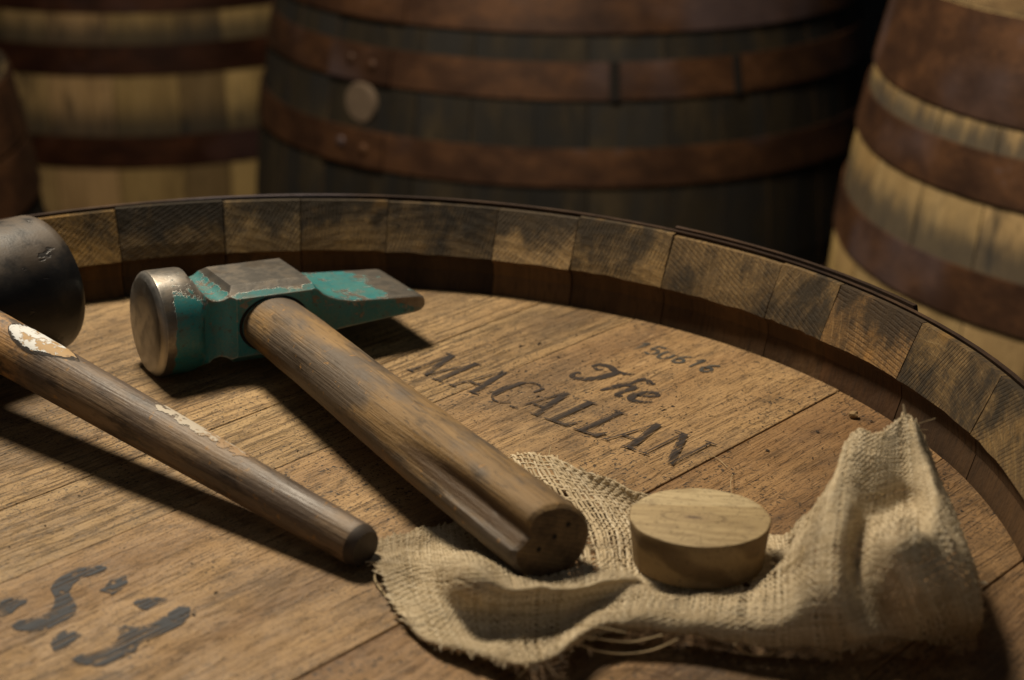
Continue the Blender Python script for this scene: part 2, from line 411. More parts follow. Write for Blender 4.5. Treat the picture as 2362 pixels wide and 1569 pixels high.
def m_bung(name, side):
    b = NB(name)
    p = b.coord()
    if not side:
        q = b.node('ShaderNodeVectorRotate', {'Vector': p, 'Angle': 0.5}, rotation_type='Z_AXIS').outputs[0]
        w = b.noise(b.map(q, (18, 60, 10)), 1, 3, 0.5)
        y0 = b.sep(b.node('ShaderNodeVectorRotate', {'Vector': p, 'Angle': 0.38}, rotation_type='Z_AXIS').outputs[0])[1]
        band = b.math('SINE', b.math('ADD', b.math('MULTIPLY', b.sep(q)[1], 900), b.math('MULTIPLY', w, 26)))
        col = b.mix(b.step(band, -0.6, 0.9), (0.35, 0.260, 0.135), (0.40, 0.300, 0.158))
        col = b.mix(b.step(b.math('ADD', y0, b.math('MULTIPLY', w, 0.003)), 0.0100, 0.0106, 0, 0.75), col, (0.50, 0.40, 0.235))
        f = b.noise(b.map(q, (60, 900, 60)), 1, 3)
        col = b.mix(b.step(f, 0.46, 0.68, 0, 0.6), col, (0.20, 0.135, 0.06))
        # knot
        d = b.node('ShaderNodeVectorMath', operation='LENGTH')
        b.put(d.inputs[0], b.map(q, (1, 2.4, 0), loc=(0.002, 0.003, 0)))
        dd = b.math('ADD', d.outputs['Value'], b.math('MULTIPLY', w, 0.004))
        ring = b.math('ABSOLUTE', b.math('SUBTRACT', dd, 0.0125))
        col = b.mix(b.step(b.math('ADD', ring, b.math('MULTIPLY', b.noise(q, 120, 3), 0.0022)), 0.0022, 0.0012, 0, 0.5), col, (0.12, 0.075, 0.038))
        col = b.mix(b.step(dd, 0.0052, 0.0032, 0, 0.95), col, (0.045, 0.032, 0.030))
        col = b.mix(b.step(dd, 0.012, 0.004, 0, 0.35), col, (0.24, 0.16, 0.09))
    else:
        x, y, z = b.sep(p)
        w = b.noise(b.map(p, (30, 30, 40)), 1, 3, 0.5)
        band = b.math('SINE', b.math('ADD', b.math('ADD', b.math('MULTIPLY', z, 420), b.math('MULTIPLY', x, 110)), b.math('MULTIPLY', w, 12)))
        col = b.mix(b.step(band, -0.3, 1.0), (0.23, 0.155, 0.072), (0.12, 0.074, 0.032))
        f = b.noise(b.map(p, (300, 300, 900)), 1, 3)
        col = b.mix(b.step(f, 0.5, 0.75, 0, 0.4), col, (0.16, 0.10, 0.045))
    dirt = b.noise(p, 130, 6, 0.75)
    col = b.mix(b.step(dirt, 0.50, 0.68, 0, 0.5), col, (0.12, 0.080, 0.042))
    pit = b.noise(p, 900, 2, 0.5)
    col = b.mix(b.step(pit, 0.62, 0.70, 0, 0.55), col, (0.06, 0.04, 0.022))
    return b.out(col, 0.68, b.bump(b.math('SUBTRACT', f, b.step(pit, 0.60, 0.70)), 0.5, 0.0004), spec=0.3)

def m_burlap():
    b = NB('coarse_jute_yarn')
    p = b.coord()
    tone = b.node('ShaderNodeAttribute', attribute_name='tone').outputs['Fac']
    col = b.ramp(tone, [(0.0, (0.42, 0.325, 0.195)), (0.5, (0.65, 0.53, 0.35)), (1.0, (0.80, 0.69, 0.50))])
    fz = b.noise(p, 2600, 3, 0.7)
    col = b.mix(b.step(fz, 0.45, 0.75, 0, 0.4), col, (0.36, 0.26, 0.14))
    slub = b.noise(p, 160, 3, 0.6)
    col = b.mix(b.step(slub, 0.52, 0.72, 0, 0.4), col, (0.82, 0.71, 0.52))
    blot = b.noise(p, 26, 3, 0.5)
    col = b.mix(b.step(blot, 0.56, 0.72, 0, 0.45), col, (0.20, 0.145, 0.09))
    nrm = b.bump(fz, 0.8, 0.0003)
    m = b.out(col, 0.9, nrm, spec=0.12)
    pr = [n for n in b.t.nodes if n.type == 'BSDF_PRINCIPLED'][0]
    tr = b.node('ShaderNodeBsdfTranslucent', {'Color': col})
    mx = b.node('ShaderNodeMixShader', {'Fac': 0.18})
    b.t.links.new(pr.outputs[0], mx.inputs[1]); b.t.links.new(tr.outputs[0], mx.inputs[2])
    om = [n for n in b.t.nodes if n.type == 'OUTPUT_MATERIAL'][0]
    b.t.links.new(mx.outputs[0], om.inputs[0])
    return m

def m_butt():
    b = NB('handle_end_grain')
    p = b.coord()
    x, y, z = b.sep(p)
    n = b.noise(p, 120, 6, 0.7)
    d = b.math('ADD', b.math('ADD', z, b.math('MULTIPLY', x, 0.35)), b.math('MULTIPLY', n, 0.0016))
    ring = b.math('SINE', b.math('MULTIPLY', d, 2 * PI / 0.0017))
    col = b.mix(b.step(n, 0.35, 0.65), (0.060, 0.036, 0.018), (0.155, 0.098, 0.046))
    col = b.mix(b.step(ring, 0.3, 0.95, 0, 0.35), col, (0.045, 0.028, 0.015))
    return b.out(col, 0.7, b.bump(b.math('ADD', n, b.math('MULTIPLY', ring, 0.15)), 0.7, 0.0008), spec=0.3)

def m_plain(name, color, rough=0.8, var=0.5, scale=300):
    b = NB(name)
    p = b.coord()
    c = b.mix(b.noise(p, scale, 3), tuple(x * (1 - var) for x in color), tuple(x * (1 + var) for x in color))
    return b.out(c, rough, None, spec=0.3)

M = dict(
    head=m_head_wood(),
    ink=m_ink('faded_brown_black_ink', (0.016, 0.012, 0.011), 0.88, 0.9),
    ink_blue=m_ink('faded_blue_black_ink', (0.026, 0.030, 0.031), 0.80, 0.6),
    ink_grey=m_ink('grey_stencil_paint', (0.027, 0.030, 0.036), 0.95, 0.8, 0.03),
    bevel=m_stave_end(),
    inner=m_stave_inner(),
    hoop=m_hoop(),
    hoop_front=m_hoop('blackened_iron_hoop', (0.6, 0.72, 0.85)),
    hoop_red=m_hoop('red_brown_iron_hoop', (0.95, 0.72, 0.65)),
    steel=m_hammer_steel(),
    ham_handle=m_hammer_handle(),
    mal_handle=m_mallet_handle(),
    label_white=m_flaked_label('flaked_white_label', (0.64, 0.65, 0.64), (0.40, 0.265, 0.13), 0.070, 0.8),
    label_cream=m_flaked_label('flaked_cream_paint', (0.50, 0.44, 0.355), (0.36, 0.235, 0.13), 0.176, 3.2),
    label_line=m_ink('smudged_dark_outline', (0.012, 0.010, 0.009), 0.75, 2.0),
    rubber=m_rubber(),
    bung_top=m_bung('bung_end_grain', False),
    bung_side=m_bung('bung_side_grain', True),
    burlap=m_burlap(),
    thread=m_plain('jute_thread', (0.46, 0.355, 0.205), 0.9, 0.3),
    crumb=m_plain('dark_wood_crumbs', (0.045, 0.032, 0.022), 0.85, 0.6),
    splinter=m_plain('raw_oak_splinters', (0.26, 0.17, 0.08), 0.8, 0.4),
    butt=m_butt(),
    butt_dark=m_plain('blackened_end_grain', (0.045, 0.033, 0.024), 0.6, 0.5, 220),
    dark=m_plain('dark_recess', (0.012, 0.009, 0.007), 0.9, 0.3),
    floor=m_plain('dark_stone_floor', (0.030, 0.029, 0.028), 0.85, 0.4, 12),
    cork=m_plain('pale_bung_wood', (0.15, 0.107, 0.072), 0.7, 0.3, 120),
)

# ------------------------------------------------------------------ object helpers
def tag(o, label=None, cat=None, group=None, kind=None):
    if label: o['label'] = label
    if cat: o['category'] = cat
    if group: o['group'] = group
    if kind: o['kind'] = kind
    return o

def empty(name, loc=(0, 0, 0), rot=(0, 0, 0)):
    o = bpy.data.objects.new(name, None)
    o.empty_display_size = 0.05
    COL.objects.link(o)
    o.location = loc
    o.rotation_euler = rot
    return o

def mesh_obj(name, verts, faces, mat, parent=None, smooth=None, mats=None, midx=None):
    me = bpy.data.meshes.new(name)
    me.from_pydata([tuple(v) for v in verts], [], faces)
    for m in (mats or [mat]):
        me.materials.append(m)
    if midx:
        for p, i in zip(me.polygons, midx): p.material_index = i
    me.update()
    if smooth is not None:
        for p in me.polygons: p.use_smooth = True
        me.set_sharp_from_angle(angle=R(smooth))
    o = bpy.data.objects.new(name, me)
    COL.objects.link(o)
    if parent: o.parent = parent
    return o

def loft(rings, cap0=True, cap1=True):
    """rings: list of equal-length lists of points -> verts, faces (closed round each ring)"""
    n = len(rings[0])
    V = [p for r in rings for p in r]
    F = []
    for i in range(len(rings) - 1):
        for j in range(n):
            k = (j + 1) % n
            F.append((i * n + j, i * n + k, (i + 1) * n + k, (i + 1) * n + j))
    if cap0: F.append(tuple(range(n))[::-1])
    if cap1: F.append(tuple((len(rings) - 1) * n + j for j in range(n)))
    return V, F

def fix_normals(o):
    bm = bmesh.new(); bm.from_mesh(o.data)
    bmesh.ops.recalc_face_normals(bm, faces=bm.faces)
    bm.to_mesh(o.data); bm.free()

def smoothstep(a, b, x):
    t = max(0.0, min(1.0, (x - a) / (b - a)))
    return t * t * (3 - 2 * t)

def interp(tab, x):
    if x <= tab[0][0]: return tab[0][1]
    for (x0, y0), (x1, y1) in zip(tab, tab[1:]):
        if x <= x1: return y0 + (y1 - y0) * (x - x0) / (x1 - x0)
    return tab[-1][1]

FLOOR_Z = -0.85
STENCIL = [
    [(-0.0469, -0.022), (-0.0474, -0.025), (-0.0514, -0.0279), (-0.0544, -0.0296), (-0.0559, -0.0343), (-0.0562, -0.0394), (-0.054, -0.0439), (-0.0511, -0.0495), (-0.0506, -0.0539), (-0.0532, -0.0592), (-0.0574, -0.0645), (-0.0631, -0.0655), (-0.0676, -0.065), (-0.0699, -0.0623), (-0.0681, -0.0586), (-0.0626, -0.0565), (-0.0596, -0.0533), (-0.0591, -0.0483), (-0.0604, -0.0428), (-0.063, -0.0376), (-0.063, -0.033), (-0.0608, -0.0266), (-0.0572, -0.0225), (-0.0529, -0.0207), (-0.0489, -0.0208)],
    [(-0.0774, -0.0504), (-0.0775, -0.046), (-0.0753, -0.0435), (-0.0722, -0.0449), (-0.0688, -0.0449), (-0.0688, -0.0472), (-0.0709, -0.0499), (-0.0716, -0.0537), (-0.0742, -0.0561), (-0.0776, -0.0558), (-0.0798, -0.0537)],
    [(-0.0468, -0.0383), (-0.0448, -0.0361), (-0.0439, -0.0309), (-0.0396, -0.0268), (-0.0375, -0.0327), (-0.0389, -0.0384), (-0.0411, -0.0414), (-0.0438, -0.0395)],
    [(-0.033, -0.0469), (-0.0317, -0.0439), (-0.0262, -0.043), (-0.0216, -0.0439), (-0.0227, -0.0469), (-0.0274, -0.0515), (-0.0298, -0.0508)],
    [(-0.054, -0.0743), (-0.0544, -0.0692), (-0.0519, -0.0651), (-0.0478, -0.0661), (-0.0453, -0.0677), (-0.0469, -0.0713), (-0.0473, -0.0754), (-0.0519, -0.0784)],
    [(-0.0131, -0.0498), (-0.0123, -0.0563), (-0.0142, -0.0611), (-0.0182, -0.0658), (-0.0229, -0.07), (-0.0255, -0.073), (-0.0258, -0.0771), (-0.0293, -0.0806), (-0.0324, -0.086), (-0.0363, -0.0871), (-0.0418, -0.0859), (-0.0454, -0.0829), (-0.0431, -0.08), (-0.0387, -0.0785), (-0.0368, -0.075), (-0.0334, -0.0709), (-0.0331, -0.0673), (-0.0344, -0.0647), (-0.0326, -0.0615), (-0.0291, -0.0626), (-0.0255, -0.0616), (-0.0219, -0.0579), (-0.0199, -0.0536), (-0.0168, -0.0492)],
]
BURLAP = [
    [(0.0597, -0.0631, 0.002), (0.0554, -0.0511, 0.002), (0.0523, -0.0426, 0.003), (0.0494, -0.032, 0.003), (0.0474, -0.0242, 0.003), (0.0462, -0.0163, 0.003), (0.0458, -0.0103, 0.004)],
    [(0.0687, -0.0757, 0.003), (0.0645, -0.0601, 0.003), (0.0604, -0.0489, 0.004), (0.0576, -0.0369, 0.004), (0.0555, -0.0261, 0.004), (0.054, -0.0147, 0.003), (0.0537, -0.0038, 0.003)],
    [(0.0772, -0.0822, 0.004), (0.0734, -0.0688, 0.004), (0.0702, -0.0582, 0.006), (0.0675, -0.0436, 0.006), (0.0654, -0.0296, 0.005), (0.0639, -0.0132, 0.003), (0.0632, 0.0034, 0.002)],
    [(0.0856, -0.0871, 0.005), (0.0826, -0.0726, 0.003), (0.0803, -0.064, 0.006), (0.0806, -0.0682, 0.018), (0.0814, -0.0587, 0.021), (0.0779, -0.0189, 0.006), (0.0749, 0.0071, 0.002)],
    [(0.0964, -0.0967, 0.008), (0.0937, -0.0784, 0.004), (0.0938, -0.0651, 0.005), (0.0938, -0.0672, 0.015), (0.0945, -0.0637, 0.017), (0.0892, -0.0101, 0.003), (0.0823, 0.0376, 0.002)],
    [(0.1085, -0.0955, 0.01), (0.1091, -0.0731, 0.004), (0.1094, -0.0624, 0.005), (0.11, -0.0638, 0.013), (0.1108, -0.059, 0.014), (0.1063, -0.0002, 0.003), (0.093, 0.0596, 0.004)],
    [(0.1199, -0.079, 0.009), (0.1219, -0.0674, 0.007), (0.1246, -0.0554, 0.005), (0.126, -0.0542, 0.01), (0.1277, -0.0487, 0.011), (0.1268, 0.003, 0.003), (0.1121, 0.0435, 0.01)],
    [(0.1339, -0.0766, 0.008), (0.1342, -0.0716, 0.011), (0.1367, -0.0565, 0.008), (0.139, -0.0442, 0.006), (0.1412, -0.0351, 0.006), (0.1409, 0.0029, 0.003), (0.1293, 0.0247, 0.012)],
    [(0.1503, -0.0785, 0.007), (0.1506, -0.0745, 0.011), (0.153, -0.0581, 0.008), (0.1555, -0.0407, 0.004), (0.1572, -0.0235, 0.003), (0.1578, -0.0006, 0.003), (0.1446, 0.0127, 0.01)],
    [(0.165, -0.0826, 0.007), (0.1651, -0.08, 0.013), (0.168, -0.0626, 0.011), (0.1719, -0.0432, 0.007), (0.1754, -0.0223, 0.004), (0.1743, -0.006, 0.004), (0.1666, 0.0091, 0.005)],
    [(0.1785, -0.0848, 0.0064), (0.178, -0.0854, 0.0145), (0.1793, -0.0749, 0.0178), (0.1819, -0.057, 0.0161), (0.1854, -0.0387, 0.0127), (0.1873, -0.0219, 0.0085), (0.1879, -0.0083, 0.0051)],
    [(0.1892, -0.0859, 0.0076), (0.1875, -0.0861, 0.0176), (0.1875, -0.0815, 0.0257), (0.189, -0.0717, 0.0304), (0.1913, -0.0629, 0.0335), (0.1946, -0.0522, 0.0359), (0.1992, -0.0362, 0.0367)],
    [(0.2001, -0.0882, 0.0105), (0.1969, -0.0909, 0.0211), (0.1954, -0.0872, 0.0296), (0.1971, -0.0747, 0.0335), (0.2008, -0.0585, 0.0374), (0.2063, -0.0343, 0.0413), (0.2118, -0.0105, 0.046)],
    [(0.2104, -0.0841, 0.0105), (0.2071, -0.0795, 0.0176), (0.2055, -0.0718, 0.0226), (0.207, -0.0602, 0.0257), (0.2106, -0.0463, 0.0312), (0.2161, -0.0279, 0.0382), (0.2212, -0.0089, 0.0452)],
    [(0.2219, -0.0843, 0.0117), (0.2142, -0.0952, 0.0295), (0.2095, -0.0966, 0.0437), (0.2114, -0.0864, 0.0484), (0.2265, -0.0332, 0.0281), (0.2279, -0.0196, 0.0359), (0.2297, -0.0032, 0.0468)],
    [(0.2331, -0.0824, 0.0129), (0.2253, -0.0926, 0.0295), (0.2215, -0.0909, 0.0406), (0.2213, -0.0813, 0.0445), (0.231, -0.0385, 0.0304), (0.2327, -0.0213, 0.0367), (0.2334, -0.002, 0.0476)],
    [(0.2423, -0.0791, 0.014), (0.2395, -0.0741, 0.0253), (0.2369, -0.0648, 0.0328), (0.236, -0.0494, 0.0359), (0.236, -0.0348, 0.0374), (0.237, -0.0157, 0.0406), (0.2348, -0.0058, 0.0468)],
    [(0.2464, -0.0675, 0.0105), (0.2468, -0.0558, 0.0168), (0.2456, -0.0471, 0.0218), (0.2457, -0.0279, 0.0234), (0.2449, -0.0141, 0.0265), (0.2433, 0.0008, 0.0312), (0.2379, 0.0028, 0.0421)],
]
LOOSE = [
    ([(0.1133, -0.0901, 0.012), (0.1217, -0.0859, 0.006), (0.1307, -0.0842, 0.004), (0.1395, -0.0849, 0.006), (0.1463, -0.0904, 0.013)], 0.0003),
    ([(0.1148, -0.0876, 0.013), (0.1238, -0.0841, 0.009), (0.1327, -0.0835, 0.008), (0.1418, -0.0878, 0.013)], 0.00026),
    ([(0.1144, -0.08, 0.012), (0.1224, -0.0834, 0.013), (0.1305, -0.085, 0.012)], 0.00025),
    ([(0.1018, -0.0972, 0.008), (0.0984, -0.0931, 0.003), (0.0964, -0.0934, 0.001)], 0.00035),
    ([(0.1638, -0.0915, 0.012), (0.168, -0.0867, 0.006), (0.1734, -0.0833, 0.003), (0.1778, -0.0813, 0.003)], 0.0003),
    ([(0.0486, -0.0245, 0.004), (0.0473, -0.0317, 0.002), (0.0502, -0.039, 0.001), (0.0537, -0.0467, 0.002)], 0.0004),
    ([(0.1909, -0.0581, 0.031), (0.1868, -0.0666, 0.03), (0.1839, -0.0645, 0.025), (0.1812, -0.0648, 0.022)], 0.00035),
    ([(0.2346, -0.0048, 0.048), (0.2386, -0.0034, 0.049), (0.2424, -0.003, 0.05)], 0.00012),
    ([(0.2363, -0.0036, 0.045), (0.2386, -0.0051, 0.044), (0.2363, -0.0117, 0.042)], 0.00012),
    ([(0.1089, 0.0486, 0.008), (0.1087, 0.0535, 0.009), (0.1095, 0.0594, 0.01)], 0.00018),
    ([(0.1734, 0.0723, 0.0008), (0.1764, 0.0682, 0.0008), (0.179, 0.0605, 0.0008)], 0.00012),
    ([(0.178, 0.0374, 0.0008), (0.1781, 0.0423, 0.003), (0.1803, 0.0542, 0.001)], 0.00012),
    ([(0.1315, 0.0987, 0.0008), (0.1329, 0.0921, 0.0008), (0.1372, 0.0886, 0.0008)], 0.0001),
    ([(0.06, -0.0101, 0.004), (0.0639, -0.0107, 0.006), (0.0658, -0.0018, 0.004)], 0.00012),
]

# ------------------------------------------------------------------ floor
fl = mesh_obj('floor', [(-6, -5, FLOOR_Z), (6, -5, FLOOR_Z), (6, 9, FLOOR_Z), (-6, 9, FLOOR_Z)], [(0, 1, 2, 3)], M['floor'])
tag(fl, kind='structure')

# ------------------------------------------------------------------ casks
def cask_profile(rmax, rend, half):
    return lambda s: rmax - (rmax - rend) * (s / half) ** 2

def stave_mesh(parent, prof, H, half, th, top, width, angle, mats, ntan, rough, tint, rng):
    """one stave; local x radial, y across, z = 0 at the level of the head"""
    zh = H - top['z']
    ro = prof(half)
    sec = []                                  # (r, z, material of the edge that starts here)
    nz = 12
    for k in range(nz + 1):
        z = H * k / nz
        sec.append([prof(z - half), z, 2])
    sec[-1][2] = 0
    dz = rng.uniform(-0.0006, 0.0006) if rough else 0
    dr = rng.uniform(-0.0006, 0.0006) if rough else 0
    sec[-1][1] += dz
    sec.append([ro - top['lip'], H + dz, 0])
    nb = 4 if rough else 1
    for k in range(1, nb):
        t = k / nb
        sec.append([(ro - top['lip']) * (1 - t) + top['rin'] * t, (H + dz) * (1 - t) + (H - top['bev']) * t, 0])
    sec.append([top['rin'] + dr, H - top['bev'], 1])
    if rough:
        sec.append([top['rin'] + 0.0026 + dr, H - top['bev'] - 0.0030, 1])
        sec.append([top['rin'] + 0.0034 + dr, H - top['bev'] - 0.0090, 1])
        sec.append([top['rin'] + 0.0010 + dr, H - top['z'] + 0.0015, 1])
    sec.append([top['rin'] - 0.0005 + dr, H - top['z'] - 0.004, 1])
    sec.append([top['rin'] + dr, H - 0.075, 1])
    for k in (9, 6, 3):
        z = H * k / nz
        sec.append([prof(z - half) - th, z, 1])
    sec.append([prof(half) - th * 0.5, 0.0, 1])
    n = len(sec)
    gap = rng.uniform(0.00012, 0.0004) if rough else rng.uniform(0.0002, 0.0007)
    V, F, I = [], [], []
    seed = rng.uniform(0, 100)
    for j in range(ntan + 1):
        a = -width / 2 + width * j / ntan
        for i, (r, z, m) in enumerate(sec):
            rr = r
            zz = z
            if rough and m != 2 and z > H - 0.05:
                nv = mnoise.noise(Vector((seed + a * 70, z * 60, 1.0)))
                nf = mnoise.noise(Vector((seed + a * 320, z * 260, 5.0)))
                rr += nv * 0.0003 + nf * 0.00025
                if abs(z - (H - top['bev'])) < 1e-4:
                    zz += nf * 0.0007 + nv * 0.0004
            y = rr * math.sin(a)
            if j == 0: y += gap
            if j == ntan: y -= gap
            V.append((rr * math.cos(a), y, zz - zh))
    for j in range(ntan):
        for i in range(n):
            k = (i + 1) % n
            F.append((j * n + i, j * n + k, (j + 1) * n + k, (j + 1) * n + i)); I.append(sec[i][2])
    F.append(tuple(range(n))[::-1]); I.append(1)
    F.append(tuple(ntan * n + i for i in range(n))); I.append(1)
    o = mesh_obj('stave', V, F, None, parent, mats=mats, midx=I)
    fix_normals(o)
    o.location = (0, 0, zh)
    o.rotation_euler = (0, 0, angle)
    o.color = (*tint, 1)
    return o

def band(prof, half, s0, s1, off, th, a0=0.0, a1=2 * PI, segs=96, wob=0.0):
    closed = abs(a1 - a0 - 2 * PI) < 1e-6
    n = segs if closed else max(4, int(segs * (a1 - a0) / (2 * PI)) + 1)
    V, F = [], []
    cnt = n if closed else n + 1
    ns = 3
    sec = []
    for k in range(ns + 1):
        s = s0 + (s1 - s0) * k / ns
        sec.append((prof(s) + off + th, s + half))
    for k in range(ns, -1, -1):
        s = s0 + (s1 - s0) * k / ns
        sec.append((prof(s) + off, s + half))
    m = len(sec)
    for j in range(cnt):
        a = a0 + (a1 - a0) * j / n
        w = wob * math.sin(3 * a + s0 * 40)
        for r, z in sec:
            V.append(((r) * math.cos(a), (r) * math.sin(a), z + w))
    for j in range(n):
        k = (j + 1) % cnt
        for i in range(m):
            l = (i + 1) % m
            F.append((j * m + i, k * m + i, k * m + l, j * m + l))
    if not closed:
        F.append(tuple(range(m)))
        F.append(tuple(n * m + i for i in range(m))[::-1])
    return V, F

def rivet(parent, prof, half, s, ang, off, r=0.006, mat=None):
    V, rings = [], []
    for k in range(4):
        t = k / 3 * PI / 2
        rr, hh = r * math.cos(t * 0.98), r * 0.6 * math.sin(t)
        rings.append([(hh, rr * math.cos(q * PI / 5), rr * math.sin(q * PI / 5)) for q in range(10)])
    V, F = loft(rings)
    o = mesh_obj('rivet', V, F, mat or M['hoop'], parent, smooth=50)
    rad = prof(s) + off
    o.location = (rad * math.cos(ang), rad * math.sin(ang), s + half)
    o.rotation_euler = (0, 0, ang)
    return o

def plank_outline(n0, n1, rad):
    """strip n0..n1 of a disc of radius rad, x along the plank, y across"""
    pts = []
    n0 = max(n0, -rad * 0.9999); n1 = min(n1, rad * 0.9999)
    a0, a1 = math.asin(n0 / rad), math.asin(n1 / rad)
    N = 28
    for k in range(N + 1):
        a = a0 + (a1 - a0) * k / N
        pts.append((rad * math.cos(a), rad * math.sin(a)))
    for k in range(N + 1):
        a = a1 + (a0 - a1) * k / N
        pts.append((-rad * math.cos(a), rad * math.sin(a)))
    out = []
    for p in pts:
        if not out or (abs(p[0] - out[-1][0]) + abs(p[1] - out[-1][1])) > 1e-6: out.append(p)
    if abs(out[0][0] - out[-1][0]) + abs(out[0][1] - out[-1][1]) < 1e-6: out.pop()
    return out

def make_head(parent, zh, rad, joints, ang, tints, drops, mat, bevel=True):
    N = 64
    V = [((rad + 0.001) * math.cos(2 * PI * k / N), (rad + 0.001) * math.sin(2 * PI * k / N), z) for z in (-0.025, -0.018) for k in range(N)]
    V2, F2 = loft([V[:N], V[N:]])
    hd = mesh_obj('head', V2, F2, M['inner'], parent)
    hd.location = (0, 0, zh)
    for i, (n0, n1) in enumerate(zip(joints, joints[1:])):
        g = 0.00018
        pts = plank_outline(n0 + g, n1 - g, rad)
        cy = (n0 + n1) / 2
        bm = bmesh.new()
        vs = [bm.verts.new((x, y - cy, 0)) for x, y in pts]
        f = bm.faces.new(vs)
        r = bmesh.ops.extrude_face_region(bm, geom=[f])
        for v in r['geom']:
            if isinstance(v, bmesh.types.BMVert): v.co.z = -0.0175
        bmesh.ops.recalc_face_normals(bm, faces=bm.faces)
        if bevel:
            top = [e for e in bm.edges if all(abs(v.co.z) < 1e-6 for v in e.verts)]
            bmesh.ops.bevel(bm, geom=top, offset=0.0005, segments=2, affect='EDGES', profile=0.5)
        me = bpy.data.meshes.new('plank'); bm.to_mesh(me); bm.free()
        me.materials.append(mat)
        o = bpy.data.objects.new('plank', me); COL.objects.link(o)
        o.parent = hd
        c, s = math.cos(ang), math.sin(ang)
        o.location = (-s * cy, c * cy, drops[i % len(drops)])
        o.rotation_euler = (0, 0, ang)
        tn = tints[i % len(tints)]
        o.color = (*tn[:3], tn[3] if len(tn) > 3 else 0.6)
    return hd

def make_cask(label, xy, zc, half, rmax, rend, tilt, hoops, outer_mat, seams=None, nst=30, th=0.026, top=None, ntan=2,
              rough=False, seed=1, tint_fn=None, hoop_mat=None, joints=None, head_ang=0.5, head_mat=None, group=None, laps=None):
    rng = random.Random(seed)
    H = 2 * half
    prof = cask_profile(rmax, rend, half)
    tx, ty = R(tilt[0]), R(tilt[1])
    root = empty('cask', (0, 0, 0), (-ty, tx, 0))
    up = root.rotation_euler.to_matrix() @ Vector((0, 0, 1))
    root.location = Vector((xy[0], xy[1], zc)) - up * half
    tag(root, label, 'cask', group)
    ro = prof(half)
    top = top or dict(z=0.0417, lip=0.004, rin=ro - 0.016, bev=0.020)
    if seams is None:
        seams, a = [], rng.uniform(0, 1)
        ws = [rng.uniform(0.75, 1.25) for _ in range(nst)]
        tot = sum(ws)
        for w in ws:
            seams.append(a); a += w / tot * 2 * PI
    seams = sorted(seams)
    mats = [M['bevel'], M['inner'], outer_mat]
    for a0, a1 in zip(seams, seams[1:] + [seams[0] + 2 * PI]):
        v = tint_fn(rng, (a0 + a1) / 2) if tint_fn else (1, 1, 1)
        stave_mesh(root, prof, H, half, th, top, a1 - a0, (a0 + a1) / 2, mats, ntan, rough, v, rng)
    for i, hp in enumerate(hoops):
        s0, s1 = hp[0], hp[1]
        V, F = band(prof, half, s0, s1, 0.0005 if not rough else 0.0008, 0.0022, segs=128, wob=0.0004)
        hoop_mat = hoop_mat or (M['hoop_front'] if rough else M['hoop'])
        ho = mesh_obj('hoop', V, F, hoop_mat, root, smooth=40)
        if len(hp) > 2:
            for la in hp[2]:
                sm = (s0 + s1) / 2
                l0, l1 = la['range']
                V, F = band(prof, half, s0 + 0.0006, s1 - (0.0006 if not la.get('proud') else -0.0012), 0.0030, 0.0022, l0, l1, segs=128)
                lp = mesh_obj('hoop_lap', V, F, hoop_mat or M['hoop'], ho, smooth=40)
                for ra, rs in la.get('rivets', []):
                    rivet(ho, prof, half, sm + rs, ra, 0.0052, 0.0062, hoop_mat or M['hoop'])
    rad = top['rin'] - 0.0006
    if joints is None:
        joints = [-rad, -0.62 * rad, -0.2 * rad, 0.25 * rad, 0.66 * rad, rad]
    hd = make_head(root, H - top['z'], rad, joints, head_ang, [(0.9, 0.9, 0.9), (1, 1, 1), (0.8, 0.8, 0.78)] if not rough else HEAD_TINTS,
                   [0.0] if not rough else HEAD_DROPS, head_mat or M['head'], bevel=rough)
    return root, hd, prof, H

HEAD_TINTS = [(0.62, 0.55, 0.5, 0.4), (0.70, 0.62, 0.54, 0.4), (0.82, 0.73, 0.64, 0.3), (0.97, 0.93, 0.88, 0.35), (0.90, 0.90, 0.86, 0.95), (0.94, 0.93, 0.88, 0.95), (0.8, 0.8, 0.78, 0.8)]
HEAD_DROPS = [-0.0002, 0.0001, -0.00015, 0.0002, 0.0, 0.00015, -0.0001]
HEAD_ANG = R(48.1905)

M['outer_front'] = m_stave_outer('oak_outside_brown', (0.10, 0.065, 0.032), (0.18, 0.12, 0.058), (0.26, 0.18, 0.09), 0.52, 0.75, [])
M['outer_dark'] = m_stave_outer('oak_outside_charcoal', (0.015, 0.012, 0.008), (0.029, 0.022, 0.013), (0.066, 0.047, 0.024), 0.40, 0.60, [])
E_HALF, C_HALF = 0.463, 0.492
eb = lambda s: s - (E_HALF - 0.0417)
cb = lambda s: s - (C_HALF - 0.0417)
M['outer_pale'] = m_stave_outer('oak_outside_pale', (0.27, 0.180, 0.08), (0.40, 0.275, 0.125), (0.51, 0.36, 0.172), 0.56, 0.76,
                                [(eb(0.365), eb(0.376), 0.007), (eb(0.279), eb(0.300), 0.010)])
M['outer_pale_far'] = m_stave_outer('oak_outside_pale_far', (0.40, 0.27, 0.12), (0.58, 0.395, 0.178), (0.70, 0.485, 0.23), 0.56, 0.76,
                                    [(cb(0.146), cb(0.160), 0.014), (cb(0.013), cb(0.032), 0.018)])

